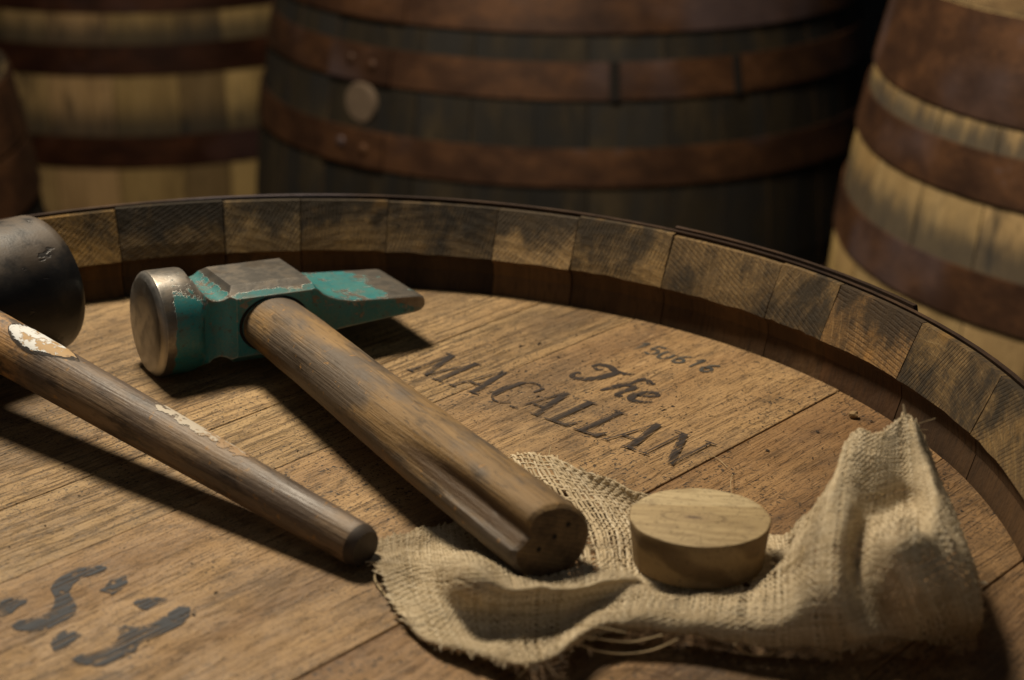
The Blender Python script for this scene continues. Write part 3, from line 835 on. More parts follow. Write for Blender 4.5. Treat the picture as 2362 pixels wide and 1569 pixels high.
# the cask in front: seams of the far staves as the photograph shows them, the rest carried on round
seam_deg = [11.3, 23.4, 34.0, 41.1, 53.5, 63.8, 72.3, 83.6, 92.5, 100.2, 110.8]
rs = random.Random(3)
a = 110.8
while a < 360 - 11:
    a += rs.uniform(8, 12.5)
    seam_deg.append(min(a, 361.5))
if seam_deg[-1] > 358: seam_deg[-1] = 358.5
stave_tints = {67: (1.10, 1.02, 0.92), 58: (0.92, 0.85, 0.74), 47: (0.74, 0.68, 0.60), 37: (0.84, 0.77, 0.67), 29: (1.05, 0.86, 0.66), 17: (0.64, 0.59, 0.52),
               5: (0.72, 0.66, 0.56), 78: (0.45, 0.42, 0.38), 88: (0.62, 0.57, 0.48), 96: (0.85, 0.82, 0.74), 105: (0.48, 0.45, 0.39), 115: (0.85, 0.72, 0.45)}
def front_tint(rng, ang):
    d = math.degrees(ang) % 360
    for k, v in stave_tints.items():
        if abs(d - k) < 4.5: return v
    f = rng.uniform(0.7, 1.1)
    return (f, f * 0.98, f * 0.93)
F_TOP = 0.0417
F_HALF = (F_TOP - FLOOR_Z) / 2
front_hoops = [
    (F_HALF - 0.046, F_HALF + 0.0013, [dict(range=(R(26), R(54)), rivets=[(R(33), 0.0), (R(47), 0.0)], proud=True)]),
    (F_HALF - 0.135, F_HALF - 0.095), (0.11, 0.15), (-0.15, -0.11), (-F_HALF + 0.095, -F_HALF + 0.135), (-F_HALF, -F_HALF + 0.046)]
front, front_head, fprof, FH = make_cask(
    'oak cask in front with lettered head and tools lying on it', (0, 0), (F_TOP + FLOOR_Z) / 2, F_HALF, 0.345, 0.2895, (0, 0), front_hoops,
    M['outer_front'], seams=[R(d) for d in seam_deg], top=dict(z=0.0417, lip=0.0026, rin=0.2764, bev=0.0232), ntan=8, rough=True, seed=11,
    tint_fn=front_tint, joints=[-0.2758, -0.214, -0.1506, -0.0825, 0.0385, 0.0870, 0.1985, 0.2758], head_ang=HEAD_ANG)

# casks behind
dark_tint = lambda rng, a: (lambda f: (f, f * 0.98, f * 0.93))(rng.uniform(0.65, 1.35))
pale_tint = lambda rng, a: (lambda f: (f, f * rng.uniform(0.94, 1.02), f * rng.uniform(0.80, 1.0)))(rng.uniform(0.65, 1.12))
d2 = lambda *a: [R(x) for x in a]
riv = lambda a, b: [(R(a), 0.003), (R(b), 0.0)]
mid, _, mprof, mH = make_cask(
    'big dark weathered cask with pale bung, centre background', (0.1544, 1.4339), -0.355, 0.495, 0.36, 0.266, (0.26, 0.27),
    [(0.314, 0.372, [dict(range=(R(-137), R(-121)), rivets=riv(-132, -126))]),
     (0.253, 0.288, [dict(range=(R(-137), R(-122.7)), rivets=riv(-131.6, -126.6))]),
     (0.170, 0.206, [dict(range=(R(-137), R(-122.8)), rivets=riv(-131.9, -126.8))]),
     (0.010, 0.055), (-0.206, -0.170), (-0.288, -0.253), (-0.372, -0.314)],
    M['outer_dark'], nst=34, seed=21, tint_fn=dark_tint)
# its bung, set into the stave between the hoops, and two thin dark strips over one hoop
def disc_on(parent, name, prof, half, s, ang, r, depth, mat, off=0.001):
    rings = []
    for rr, hh in ((r, 0.0), (r, depth * 0.7), (r * 0.94, depth)):
        rings.append([(hh, rr * math.cos(2 * PI * q / 28), rr * math.sin(2 * PI * q / 28)) for q in range(28)])
    V, F = loft(rings)
    o = mesh_obj(name, V, F, mat, parent, smooth=40)
    rad = prof(s) + off
    o.location = (rad * math.cos(ang), rad * math.sin(ang), s + half)
    o.rotation_euler = (0, 0, ang)
    return o
disc_on(mid, 'bung', mprof, 0.495, 0.232, R(-128.6), 0.0205, 0.006, M['cork'], -0.002)
for a0, a1 in ((-84.7, -83.0), (-62.7, -61.2)):
    V, F = band(mprof, 0.495, 0.252, 0.2885, 0.0028, 0.0012, R(a0), R(a1), segs=360)
    mesh_obj('dark_strip', V, F, M['dark'], mid, smooth=40)

make_cask('pale rust-hooped cask cut off by the right edge', (0.7093, 0.8361), -0.387, E_HALF, 0.35, 0.278, (-3.05, -0.78),
          [(0.3907, 0.462), (0.3365, 0.370), (0.2501, 0.2859, [dict(range=(R(-118), R(-96)), rivets=[(R(-101.5), 0.0)])]), (0.10, 0.14), (-0.14, -0.10), (-0.299, -0.263), (-0.462, -0.404)],
          M['outer_pale'], nst=31, seed=33, tint_fn=pale_tint)
make_cask('pale cask with dark hoops behind, at upper left', (-0.4713, 2.2228), -0.358, C_HALF, 0.36, 0.29, (0, 0),
          [(0.192, 0.236), (0.106, 0.148), (-0.026, 0.019), (-0.20, -0.16), (-0.40, -0.35), (0.35, 0.40), (0.445, 0.491)],
          M['outer_pale_far'], nst=26, seed=41, tint_fn=lambda rng, a: (lambda f: (f, f * rng.uniform(0.92, 1.0), f * rng.uniform(0.8, 1.0)))(rng.uniform(0.42, 1.15)), hoop_mat=M['hoop_red'])
make_cask('red-hooped cask cut off by the left edge', (-0.709, 1.072), -0.4635, 0.3865, 0.352, 0.312, (0.64, 0.16),
          [(0.326, 0.3850), (0.268, 0.322), (0.178, 0.222), (-0.22, -0.18), (-0.385, -0.33)],
          M['outer_dark'], nst=30, seed=52, tint_fn=dark_tint, hoop_mat=M['hoop'])

# ------------------------------------------------------------------ lettering on the head
UA = HEAD_ANG - PI / 2
UD = Vector((math.cos(UA), math.sin(UA))); VD = Vector((math.cos(HEAD_ANG), math.sin(HEAD_ANG)))
def uv2(u, v):
    p = UD * u + VD * v
    return (p.x, p.y)
ZHEAD = FH - 0.0417
def ink(name, polys, mat, z0=0.0005):
    V, F = [], []
    for i, P in enumerate(polys):
        k = len(V)
        if isinstance(P, dict):
            n = len(P['l'])
            V += [(x, y, z0 + i * 0.000015) for x, y in P['l'] + P['r']]
            F += [(k + q, k + q + 1, k + n + q + 1, k + n + q) for q in range(n - 1)]
            continue
        V += [(x, y, z0 + i * 0.000015) for x, y in P]
        F.append(tuple(range(k, len(V))))
    o = mesh_obj(name, V, F, mat, front_head)
    for p in o.data.polygons:
        if p.normal.z < 0: p.flip()
    return o

def brush(pts, ws):
    """closed outline of a stroke along pts with half widths ws"""
    P = [Vector(p) for p in pts]
    L, Rr = [], []
    for i, p in enumerate(P):
        d = (P[min(i + 1, len(P) - 1)] - P[max(i - 1, 0)]).normalized()
        n = Vector((-d.y, d.x))
        L.append(p + n * ws[i]); Rr.append(p - n * ws[i])
    return L, Rr

def curve_pts(pts, n=6):
    P = [Vector(p) for p in pts]
    out = []
    for i in range(len(P) - 1):
        p0, p1, p2, p3 = P[max(i - 1, 0)], P[i], P[i + 1], P[min(i + 2, len(P) - 1)]
        for k in range(n):
            t = k / n
            out.append(0.5 * ((2 * p1) + (p2 - p0) * t + (2 * p0 - 5 * p1 + 4 * p2 - p3) * t * t + (3 * p1 - p0 - 3 * p2 + p3) * t ** 3))
    out.append(P[-1])
    return out

BASE_V, LH = 0.1525, 0.0268
TK, TN, SH = 0.0033, 0.0012, 0.0010
def bar(x0, y0, x1, y1, t):
    return [(x0 - t / 2, y0), (x0 + t / 2, y0), (x1 + t / 2, y1), (x1 - t / 2, y1)]
def serif(x, y, w, down=False):
    s = SH
    return [(x - w / 2, y), (x + w / 2, y), (x + w / 2 - 0.0008, y + s), (x - w / 2 + 0.0008, y + s)] if not down else \
           [(x - w / 2 + 0.0008, y - s), (x + w / 2 - 0.0008, y - s), (x + w / 2, y), (x - w / 2, y)]
def L_A(x0, x1):
    m = (x0 + x1) / 2 - 0.0006
    k = 0.30
    return [bar(x0 + 0.0022, 0, m, LH, TN), bar(x1 - 0.0030, 0, m + 0.0006, LH + 0.0008, TK),
            [(x0 + 0.0022 + (m - x0 - 0.0022) * k, LH * k), (x1 - 0.0030 + (m - x1 + 0.0030) * k, LH * k), (x1 - 0.0030 + (m - x1 + 0.003) * (k + 0.06), LH * (k + 0.06)), (x0 + 0.0022 + (m - x0 - 0.0022) * (k + 0.06), LH * (k + 0.06))],
            serif(x0 + 0.0022, 0, 0.0056), serif(x1 - 0.0030, 0, 0.0076)]
def L_M(x0, x1):
    c = (x0 + x1) / 2 - 0.0004
    return [bar(x0 + 0.0022, 0, x0 + 0.0030, LH, TN), bar(c, 0.0012, x0 + 0.0036, LH, TK * 0.95), bar(c, 0.0012, x1 - 0.0034, LH, TN),
            bar(x1 - 0.0030, 0, x1 - 0.0036, LH, TK * 0.9), serif(x0 + 0.0022, 0, 0.0056), serif(x1 - 0.0030, 0, 0.0074),
            serif(x0 + 0.0016, LH, 0.0056, True), serif(x1 - 0.0030, LH, 0.0062, True)]
def L_L(x0, x1):
    return [bar(x0 + 0.0042, 0, x0 + 0.0042, LH, TK), serif(x0 + 0.0042, LH, 0.0084, True), serif(x0 + 0.0036, 0, 0.0078),
            [(x0 + 0.006, 0), (x1, 0), (x1 + 0.0008, 0.0062), (x1 - 0.0002, 0.0062), (x1 - 0.0026, 0.0018), (x0 + 0.006, 0.0014)]]
def L_N(x0, x1):
    return [bar(x0 + 0.0026, 0, x0 + 0.0026, LH, TN), bar(x1 - 0.0030, -0.0006, x0 + 0.0034, LH, TK * 1.1), bar(x1 - 0.0026, 0.0, x1 - 0.0026, LH, TN),
            serif(x0 + 0.0026, 0, 0.0062), serif(x0 + 0.0010, LH, 0.0058, True), serif(x1 - 0.0026, LH, 0.0066, True)]
def L_C(x0, x1):
    cx, cy, rx, ry = (x0 + x1) / 2 + 0.0012, LH / 2, (x1 - x0) / 2 + 0.0012, LH / 2 + 0.0003
    o, i = [], []
    for k in range(25):
        a = R(48 + (312 - 48) * k / 24)
        o.append((cx + rx * math.cos(a), cy + ry * math.sin(a)))
        t = 0.0009 + 0.0030 * max(0, -math.cos(a)) ** 1.2
        i.append((cx + (rx - t) * math.cos(a), cy + (ry - 0.0011) * math.sin(a)))
    tip = bar(o[0][0] - 0.0004, o[0][1] - 0.0052, o[0][0] + 0.0003, o[0][1] + 0.0012, 0.0014)
    return [o + i[::-1], tip]
word = L_M(-0.0735, -0.0515) + L_A(-0.0480, -0.0300) + L_C(-0.0278, -0.0130) + L_A(-0.0112, 0.0060) + L_L(0.0075, 0.0205) + L_L(0.0235, 0.0365) + \
       L_A(0.0385, 0.0560) + L_N(0.0578, 0.0772)
ink('word_lettering', [[uv2(u, v + BASE_V) for u, v in P] for P in word], M['ink'])

def stroke(pts, w, n=6):
    C = curve_pts(pts, n)
    m = len(C) - 1
    ws = []
    for i in range(len(C)):
        t = i / m
        k = t * (len(w) - 1); j = min(int(k), len(w) - 2)
        ws.append(w[j] + (w[j + 1] - w[j]) * (k - j))
    l, rr = brush(C, ws)
    return dict(l=[uv2(*p) for p in l], r=[uv2(*p) for p in rr])
script = [
    stroke([(-0.0145, 0.2110), (-0.0130, 0.2150), (-0.0085, 0.2165), (-0.0030, 0.2140), (0.0020, 0.2142), (0.0052, 0.2172)], [0.0006, 0.0017, 0.0018, 0.0016, 0.0016, 0.0004]),
    stroke([(-0.0012, 0.2150), (-0.0022, 0.2080), (-0.0045, 0.2010), (-0.0090, 0.1962), (-0.0130, 0.1960), (-0.0150, 0.1995), (-0.0132, 0.2022)], [0.0016, 0.0022, 0.0022, 0.0019, 0.0015, 0.0012, 0.0013]),
    stroke([(-0.0128, 0.2112), (-0.0100, 0.2098), (-0.0082, 0.2120)], [0.0010, 0.0008, 0.0004]),
    stroke([(0.0120, 0.2165), (0.0105, 0.2090), (0.0078, 0.1985), (0.0060, 0.1922)], [0.0008, 0.0017, 0.0018, 0.0006]),
    stroke([(0.0085, 0.2010), (0.0120, 0.2050), (0.0152, 0.2040), (0.0140, 0.1980), (0.0150, 0.1925), (0.0172, 0.1940)], [0.0006, 0.0012, 0.0017, 0.0017, 0.0013, 0.0005]),
    stroke([(0.0105, 0.2125), (0.0145, 0.2148), (0.0178, 0.2125), (0.0190, 0.2145)], [0.0005, 0.0015, 0.0014, 0.0004]),
    stroke([(0.0212, 0.1985), (0.0255, 0.2008), (0.0280, 0.2040), (0.0255, 0.2060), (0.0215, 0.2025), (0.0202, 0.1970), (0.0228, 0.1930), (0.0275, 0.1945), (0.0305, 0.1975)], [0.0006, 0.0009, 0.0012, 0.0012, 0.0018, 0.0020, 0.0017, 0.0012, 0.0005]),
]
ink('script_lettering', script, M['ink'], 0.0005)

DIG = {'1': [[(0.10, 0.72), (0.38, 1.0), (0.36, 0.5), (0.34, 0.0)]],
       '5': [[(0.62, 1.0), (0.35, 0.99), (0.14, 0.98)], [(0.14, 1.0), (0.10, 0.55), (0.40, 0.62), (0.60, 0.35), (0.40, 0.02), (0.05, 0.10)]],
       '0': [[(0.10, 0.85), (0.03, 0.45), (0.14, 0.06), (0.40, 0.02), (0.58, 0.35), (0.56, 0.72)]],
       '6': [[(0.56, 0.96), (0.24, 0.76), (0.06, 0.32), (0.28, 0.0), (0.58, 0.24), (0.38, 0.52), (0.10, 0.36)]]}
num = []
for i, ch in enumerate('150616'):
    for st in DIG[ch]:
        du = -0.0165 + i * 0.0079
        num.append(stroke([(du + x * 0.0094, 0.2400 + 0.0003 * math.sin(i * 2.1) + y * 0.0108) for x, y in st], [0.00075, 0.00095, 0.0009, 0.0007]))
ink('number_stamp', num, M['ink_blue'], 0.0005)
ink('stencil_letters', STENCIL, M['ink_grey'], 0.0005)
for nm in ('word_lettering', 'script_lettering', 'number_stamp', 'stencil_letters'):
    pass

# splinters along the sawn edge of the head
V, F = [], []
rs = random.Random(8)
for k in range(46):
    a = R(rs.choice([rs.uniform(27, 50), rs.uniform(38, 47), rs.uniform(28, 33)]))
    rr = 0.2745 - rs.uniform(0.0, 0.0025)
    p = Vector((rr * math.cos(a), rr * math.sin(a), 0.0))
    L = rs.uniform(0.0015, 0.0055)
    t = HEAD_ANG + rs.uniform(-0.5, 0.7)
    d = Vector((math.cos(t), math.sin(t), rs.uniform(0.1, 0.9))).normalized()
    s = Vector((-d.y, d.x, 0)) * rs.uniform(0.0002, 0.0005)
    b0 = len(V)
    q = p - d * L * 0.4
    V += [q - s, q + s, q + Vector((0, 0, 0.0004)), p + d * L * 0.6]
    F += [(b0, b0 + 1, b0 + 3), (b0 + 1, b0 + 2, b0 + 3), (b0 + 2, b0, b0 + 3)]
spl = mesh_obj('splinters', V, F, M['splinter'], front_head)
tag(spl, kind='stuff')

# ------------------------------------------------------------------ hammer
ham = empty('hammer', (-0.0670, 0.1566, 0.0236), (-0.0199, 0.0404, 0.5174))
tag(ham, 'cooper\'s hammer with chipped teal steel head and thick wooden handle', 'hammer')
# sections of the head along its axis: x, half width (y), half height (z), corner cut, round radius
def chamfer_c(hy, hz, cy, cz):
    # line through (cy, hz) and (hy, cz): y/A + z/B = 1
    dy, dz = hy - cy, hz - cz
    A = hy + dy / dz * cz if dz > 1e-9 else 1e9
    B = hz + dz / dy * cy if dy > 1e-9 else 1e9
    return A, B
def section(x, hy, hz, cut, rr):
    """eight-sided section; every section has its corners at the same vertex numbers so that edges run clean"""
    if cut:
        cy, cz = hy - cut[0], hz - cut[1]
    else:
        A, B = chamfer_c(0.0223, 0.0178, 0.0153, 0.0134)
        cz = min(B * (1 - hy / A), hz - 0.0004); cy = min(A * (1 - hz / B), hy - 0.0005)
    N1, N2, N3 = 9, 8, 10
    q = []
    for k in range(N1): q.append((hy, cz * k / N1))
    for k in range(N2): q.append((hy + (cy - hy) * k / N2, cz + (hz - cz) * k / N2))
    for k in range(N3): q.append((cy * (1 - k / N3), hz))
    if rr < 0.5:
        s = []
        for y, z in q:
            d = math.hypot(y, z); m = min(1.0, rr / d)
            s.append((y * m, z * m))
        q = s
    top = (0.0, min(hz, rr))
    full = q + [top] + [(-y, z) for y, z in q[::-1]]
    full = full[:-1] + [(-y, -z) for y, z in q] + [(0.0, -top[1])] + [(y, -z) for y, z in q[::-1]][:-1]
    return [(x, y, z) for y, z in full]
BIG = 1.0
S = []
for x, r in ((0.0000, 0.0060), (0.00005, 0.0120), (0.0002, 0.0204), (0.0004, 0.0209), (0.0020, 0.0229), (0.0027, 0.0234), (0.0040, 0.0235), (0.0120, 0.0235), (0.0165, 0.0234), (0.0178, 0.0231)):
    S.append(section(x, r, r, (r * 0.45, r * 0.55), r))
for x, hy, hz, ct, rr in (
        (0.0190, 0.0222, 0.0208, None, 0.0229),
        (0.0204, 0.0206, 0.0176, None, 0.0229),
        (0.0222, 0.0199, 0.0151, None, BIG),
        (0.0246, 0.0194, 0.0135, None, BIG),
        (0.0275, 0.0194, 0.0130, None, BIG),
        (0.0300, 0.0198, 0.0136, None, BIG),
        (0.0322, 0.0207, 0.0151, None, BIG),
        (0.0338, 0.0216, 0.0167, None, BIG),
        (0.0347, 0.0223, 0.0177, None, BIG),
        (0.0353, 0.0223, 0.0178, None, BIG),
        (0.0696, 0.0223, 0.0178, None, BIG),
        (0.0703, 0.0222, 0.0176, None, BIG),
        (0.0716, 0.0219, 0.0155, None, BIG),
        (0.0735, 0.0216, 0.0130, None, BIG),
        (0.0760, 0.0214, 0.0107, (0.0008, 0.0006), BIG),
        (0.0790, 0.0215, 0.0089, (0.0007, 0.0005), BIG),
        (0.0830, 0.0220, 0.0075, (0.0007, 0.0005), BIG),
        (0.0885, 0.0231, 0.0064, (0.0006, 0.0004), BIG),
        (0.0903, 0.0235, 0.0061, (0.0006, 0.0004), BIG),
        (0.0925, 0.0234, 0.0060, (0.0006, 0.0004), BIG),
        (0.1080, 0.0233, 0.0049, (0.0006, 0.0004), BIG),
        (0.1225, 0.0231, 0.0040, (0.0007, 0.0005), BIG),
        (0.1244, 0.0229, 0.0036, (0.0009, 0.0007), BIG),
        (0.1258, 0.0226, 0.0028, (0.0010, 0.0008), BIG),
        (0.1266, 0.0220, 0.0016, (0.0008, 0.0006), BIG)):
    S.append(section(x, hy, hz, ct, rr))
V, F = loft(S)
hh = mesh_obj('hammer_head', V, F, M['steel'], ham, smooth=24)
fix_normals(hh)

def handle_ring(cx, cy, cz, ra, rb, n=56, dent=None):
    out = []
    for k in range(n):
        t = 2 * PI * k / n
        m = 1.0
        if dent:
            for t0, w, d in dent:
                dt = (t - t0 + PI) % (2 * PI) - PI
                m -= d * math.exp(-(dt / w) ** 2)
            m += 0.006 * mnoise.noise(Vector((math.cos(t) * 2.2, math.sin(t) * 2.2, cy * 30))) + 0.05 * dent[0][2] * mnoise.noise(Vector((math.cos(t) * 5, math.sin(t) * 5, cy * 60)))
        out.append((cx + ra * m * math.cos(t), cy, cz + rb * m * math.sin(t)))
    return out
rings = []
NH = 70
for k in range(NH + 1):
    t = k / NH
    y = 0.024 - t * (0.024 + 0.2590)
    h = -y
    ra = interp([(-0.03, 0.0145), (0.020, 0.0150), (0.07, 0.0147), (0.13, 0.0150), (0.19, 0.0155), (0.245, 0.0158), (0.259, 0.0155)], h)
    rb = interp([(-0.03, 0.0118), (0.020, 0.0122), (0.04, 0.0130), (0.10, 0.0132), (0.19, 0.0138), (0.245, 0.0140), (0.259, 0.0138)], h)
    cz = -0.0044 * max(0, h) / 0.2595
    g = smoothstep(0.150, 0.232, h)
    wv = 1 + 0.010 * mnoise.noise(Vector((h * 40, 0.3, 0))) + (0.02 * mnoise.noise(Vector((h * 160, 4.3, 0))) * g)
    rings.append(handle_ring(0.052 + 0.0004 * math.sin(h * 30), y, cz, ra * wv, rb * wv, dent=[(R(152), 0.34, 0.36 * g), (R(172), 0.09, 0.12 * g)]))
for q in (0.985, 0.955, 0.90):
    last = rings[NH]
    c0 = Vector((0.052, 0, -0.0044))
    rings.append([(c0.x + (p[0] - c0.x) * q, -0.2590 - (1 - q) * 0.016 - 0.0006, c0.z + (p[2] - c0.z) * q) for p in last])
V, F = loft(rings)
I = [0] * len(F); I[-1] = 1
ho = mesh_obj('handle', V, F, None, ham, smooth=40, mats=[M['ham_handle'], M['butt']], midx=I)
fix_normals(ho)
at = ho.data.attributes.new('gouge', 'FLOAT', 'POINT')
gv = []
for ring_i in range(len(rings)):
    hpos = -rings[ring_i][0][1]
    for k in range(56):
        dt = (2 * PI * k / 56 - R(156) + PI) % (2 * PI) - PI
        gv.append(smoothstep(0.150, 0.215, hpos) * math.exp(-(dt / 0.36) ** 2))
at.data.foreach_set('value', gv)
# three nail holes in the butt
for hx, hz in ((0.0586, 0.0012), (0.0534, -0.0022), (0.0474, -0.0056)):
    V, F = loft([[(0.0007 * math.cos(q * PI / 6) * (1.4 if i == 0 else 1), -0.2612 - 0.0001 * i, 0.0010 * math.sin(q * PI / 6)) for q in range(12)] for i in range(2)])
    n = mesh_obj('nail_hole', V, F, M['dark'], ho)
    n.location = (hx, 0, hz)
# dark gap where the handle enters the eye
rings = []
for ra, rb, yy in ((0.0151, 0.0123, -0.0219), (0.0166, 0.0130, -0.0219), (0.0166, 0.0130, -0.02245), (0.0160, 0.01265, -0.0228), (0.0151, 0.0123, -0.0226)):
    rings.append([(0.052 + ra * math.cos(2 * PI * k / 48), yy, rb * math.sin(2 * PI * k / 48)) for k in range(48)])
V, F = loft(rings, False, False)
er = mesh_obj('eye_rim', V, F, M['dark'], ham, smooth=40)

# ------------------------------------------------------------------ mallet
MY = R(51.5)
mal = empty('mallet', (-0.1530, 0.1455, 0.0), (0, 0, MY))
tag(mal, 'rubber mallet with black dusty head and long slim wooden handle', 'mallet')
rings = []
for x, r in ((-0.0550, 0.010), (-0.0550, 0.0275), (-0.0543, 0.0300), (-0.0525, 0.0313), (-0.0490, 0.0317), (-0.03, 0.0319), (0, 0.0320), (0.03, 0.0319), (0.0500, 0.0317), (0.0530, 0.0315), (0.0543, 0.0308), (0.0550, 0.0290), (0.0550, 0.010)):
    rings.append([(x, r * math.cos(2 * PI * k / 72), 0.0320 + r * math.sin(2 * PI * k / 72)) for k in range(72)])
V, F = loft(rings)
mh = mesh_obj('mallet_head', V, F, M['rubber'], mal, smooth=40)
fix_normals(mh)
# handle along its own x axis, from the head to the tip on the boards
rotm = Matrix.Rotation(-MY, 3, 'Z')
p_tip = rotm @ (Vector((0.0430, -0.0216, 0.0084)) - Vector((-0.1530, 0.1455, 0.0)))
p_head = Vector((0.0, 0.0, 0.0355))
hd_dir = (p_tip - p_head); HL = hd_dir.length
mhandle_rings = []
def mal_r(t):
    return interp([(-0.12, 0.0116), (0.0, 0.0118), (0.20, 0.0114), (0.45, 0.0104), (0.75, 0.0089), (0.97, 0.0079), (1.0, 0.0079)], t)
def mal_ring(x, r, n=40, t0=0.0, t1=2 * PI, closed=True):
    m = n if closed else n + 1
    return [(x, r * math.cos(t0 + (t1 - t0) * k / n), r * math.sin(t0 + (t1 - t0) * k / n)) for k in range(m)]
for k in range(49):
    t = -0.115 + (0.985 + 0.115) * k / 48
    w = 1 + 0.010 * mnoise.noise(Vector((t * 9, 2.2, 0)))
    mhandle_rings.append(mal_ring(t * HL, mal_r(t) * w))
for dx, q in ((0.0012, 0.985), (0.0034, 0.90), (0.0048, 0.78)):
    mhandle_rings.append(mal_ring(0.985 * HL + dx, mal_r(1) * q))
V, F = loft(mhandle_rings)
I = [0] * len(F)
for i in range(len(F) - 1 - 40 * 2, len(F)): I[i] = 1
mho = mesh_obj('handle', V, F, None, mal, smooth=40, mats=[M['mal_handle'], M['butt_dark']], midx=I)
fix_normals(mho)
mho.location = p_head
mho.rotation_euler = hd_dir.to_track_quat('X', 'Z').to_euler()
def label_patch(name, x0, x1, a0, a1, mat, off, ragged, seed, rim=None, oval=False):
    """flaked patch of paint lying on the handle, rounded outline, just proud of the wood"""
    NX, NA = 40, 18
    V, F = [], []
    for i in range(NX + 1):
        u = -1 + 2 * i / NX
        half = math.sqrt(max(0.0, 1 - u * u)) if oval else min(1.0, (1 - abs(u)) * 5)
        if oval and u > 0: half = max(0.0, 1 - u) ** 0.8
        jit = 1 + ragged * mnoise.noise(Vector((u * 7, seed, 0)))
        half = max(0.02, half * jit)
        x = x0 + (x1 - x0) * i / NX
        r = mal_r(x / HL) * 1.008 + off
        for j in range(NA + 1):
            v = -1 + 2 * j / NA
            am, aw = (a0 + a1) / 2, (a1 - a0) / 2
            jj = 1 + ragged * 0.6 * mnoise.noise(Vector((u * 9, seed + 3 + v, 0)))
            a = am + aw * v * half * jj
            V.append((x, r * math.cos(a), r * math.sin(a)))
    for i in range(NX):
        for j in range(NA):
            k = i * (NA + 1) + j
            F.append((k, k + 1, k + NA + 2, k + NA + 1))
    o = mesh_obj(name, V, F, mat, mho, smooth=60)
    fix_normals(o)
    at = o.data.attributes.new('inset', 'FLOAT', 'POINT')
    at.data.foreach_set('value', [min(1 - abs(-1 + 2 * i / NX), 1 - abs(-1 + 2 * j / NA)) for i in range(NX + 1) for j in range(NA + 1)])
    return o
label_patch('label_outline', 0.0535, 0.0980, R(39.5), R(130.5), M['label_line'], 0.00005, 0.0, 1, oval=True)
label_patch('label', 0.0540, 0.0972, R(41), R(129), M['label_white'], 0.00018, 0.04, 1, oval=True)
label_patch('paint_patch', 0.142, 0.198, R(46), R(98), M['label_cream'], 0.00010, 0.3, 4)

# ------------------------------------------------------------------ burlap
def cr(p0, p1, p2, p3, t):
    return 0.5 * ((2 * p1) + (p2 - p0) * t + (2 * p0 - 5 * p1 + 4 * p2 - p3) * t * t + (3 * p1 - p0 - 3 * p2 + p3) * t ** 3)
G = [[Vector(p) for p in c] for c in BURLAP]
for i, c in enumerate(G):                                          # the front hem: turned under on the right, lying open on the left
    f0 = c[0]
    if i >= 6: c.insert(0, Vector((f0.x + 0.001, f0.y + 0.007, max(0.003, f0.z * 0.30))))
    else: c.insert(0, f0 + (f0 - c[1]).normalized() * 0.0012 + Vector((0, 0, -0.0008)))
NU, NV = len(G) - 1, len(G[0]) - 1
def col_eval(i, v):
    c = G[max(0, min(NU, i))]
    j = min(int(v), NV - 1); t = v - j
    g = lambda k: c[max(0, min(NV, k))]
    return cr(g(j - 1), g(j), g(j + 1), g(j + 2), t)
def burlap_at(u, v):
    i = min(int(u), NU - 1); t = u - i
    return cr(col_eval(i - 1, v), col_eval(i, v), col_eval(i + 1, v), col_eval(i + 2, v), t)
SU, SV = 12, 14
nu, nv = NU * SU, NV * SV
grid = []
for i in range(nu + 1):
    row = []
    for j in range(nv + 1):
        p = burlap_at(i / SU, j / SV).copy()
        k = mnoise.noise(Vector((p.x * 70, p.y * 70, p.z * 70)))
        k2 = mnoise.noise(Vector((p.x * 230, p.y * 230, p.z * 200 + 9)))
        k3 = 0.35 - abs(mnoise.noise(Vector((p.x * 48 + 4, p.y * 34, p.z * 48))))
        p.z += k * 0.0012 + k2 * 0.0005 + k3 * 0.0030
        p.y += k3 * 0.0014
        p.y += k * 0.0005
        # ragged outline
        e = 0.0
        if j < 3: p.y += (1 - j / 3) * 0.0013 * mnoise.noise(Vector((i * 0.45, 0.5, 2)))
        if i < 3: p.x += (1 - i / 3) * 0.0012 * mnoise.noise(Vector((j * 0.5, 7.5, 2)))
        if j > nv - 3: p.y += 0.0012 * mnoise.noise(Vector((i * 0.5, 3.5, 2)))
        p.z = max(p.z, 0.0018)
        rr = math.hypot(p.x, p.y)
        if rr > 0.268: p.x *= 0.268 / rr; p.y *= 0.268 / rr
        row.append(p)
    grid.append(row)
# keep the cloth clear of the bung and of the hammer handle
BUNG = Vector((0.1589, -0.0251, 0.0052))
hm = ham.matrix_basis
hinv = hm.inverted()
for row in grid:
    for p in row:
        d = math.hypot(p.x - BUNG.x, p.y - BUNG.y)
        if d < 0.0265: p.z = min(p.z, 0.0046)
        elif d < 0.032: p.z = min(p.z, 0.0046 + (d - 0.0265) * 1.6)
        q = hinv @ p
        if -0.262 < q.y < 0.0:
            dx = (q.x - 0.052) / 0.0172
            if abs(dx) < 1:
                lim = -0.0044 * (-q.y) / 0.26 - 0.0150 * math.sqrt(1 - dx * dx)
                if q.z > lim:
                    w = hm @ Vector((q.x, q.y, lim))
                    p.z = max(0.0012, w.z)
GA = np.array([[tuple(p) for p in row] for row in grid])            # (nu+1, nv+1, 3)
du_ = np.gradient(GA, axis=0); dv_ = np.gradient(GA, axis=1)
NA_ = np.cross(du_, dv_); NA_ /= np.linalg.norm(NA_, axis=2, keepdims=True) + 1e-12
PITCH = 0.00150
cu = np.concatenate([[0], np.cumsum(np.linalg.norm(np.diff(GA, axis=0), axis=2).mean(axis=1))]) / PITCH   # yarn number along u
cv = np.concatenate([[0], np.cumsum(np.linalg.norm(np.diff(GA, axis=1), axis=2).mean(axis=0))]) / PITCH
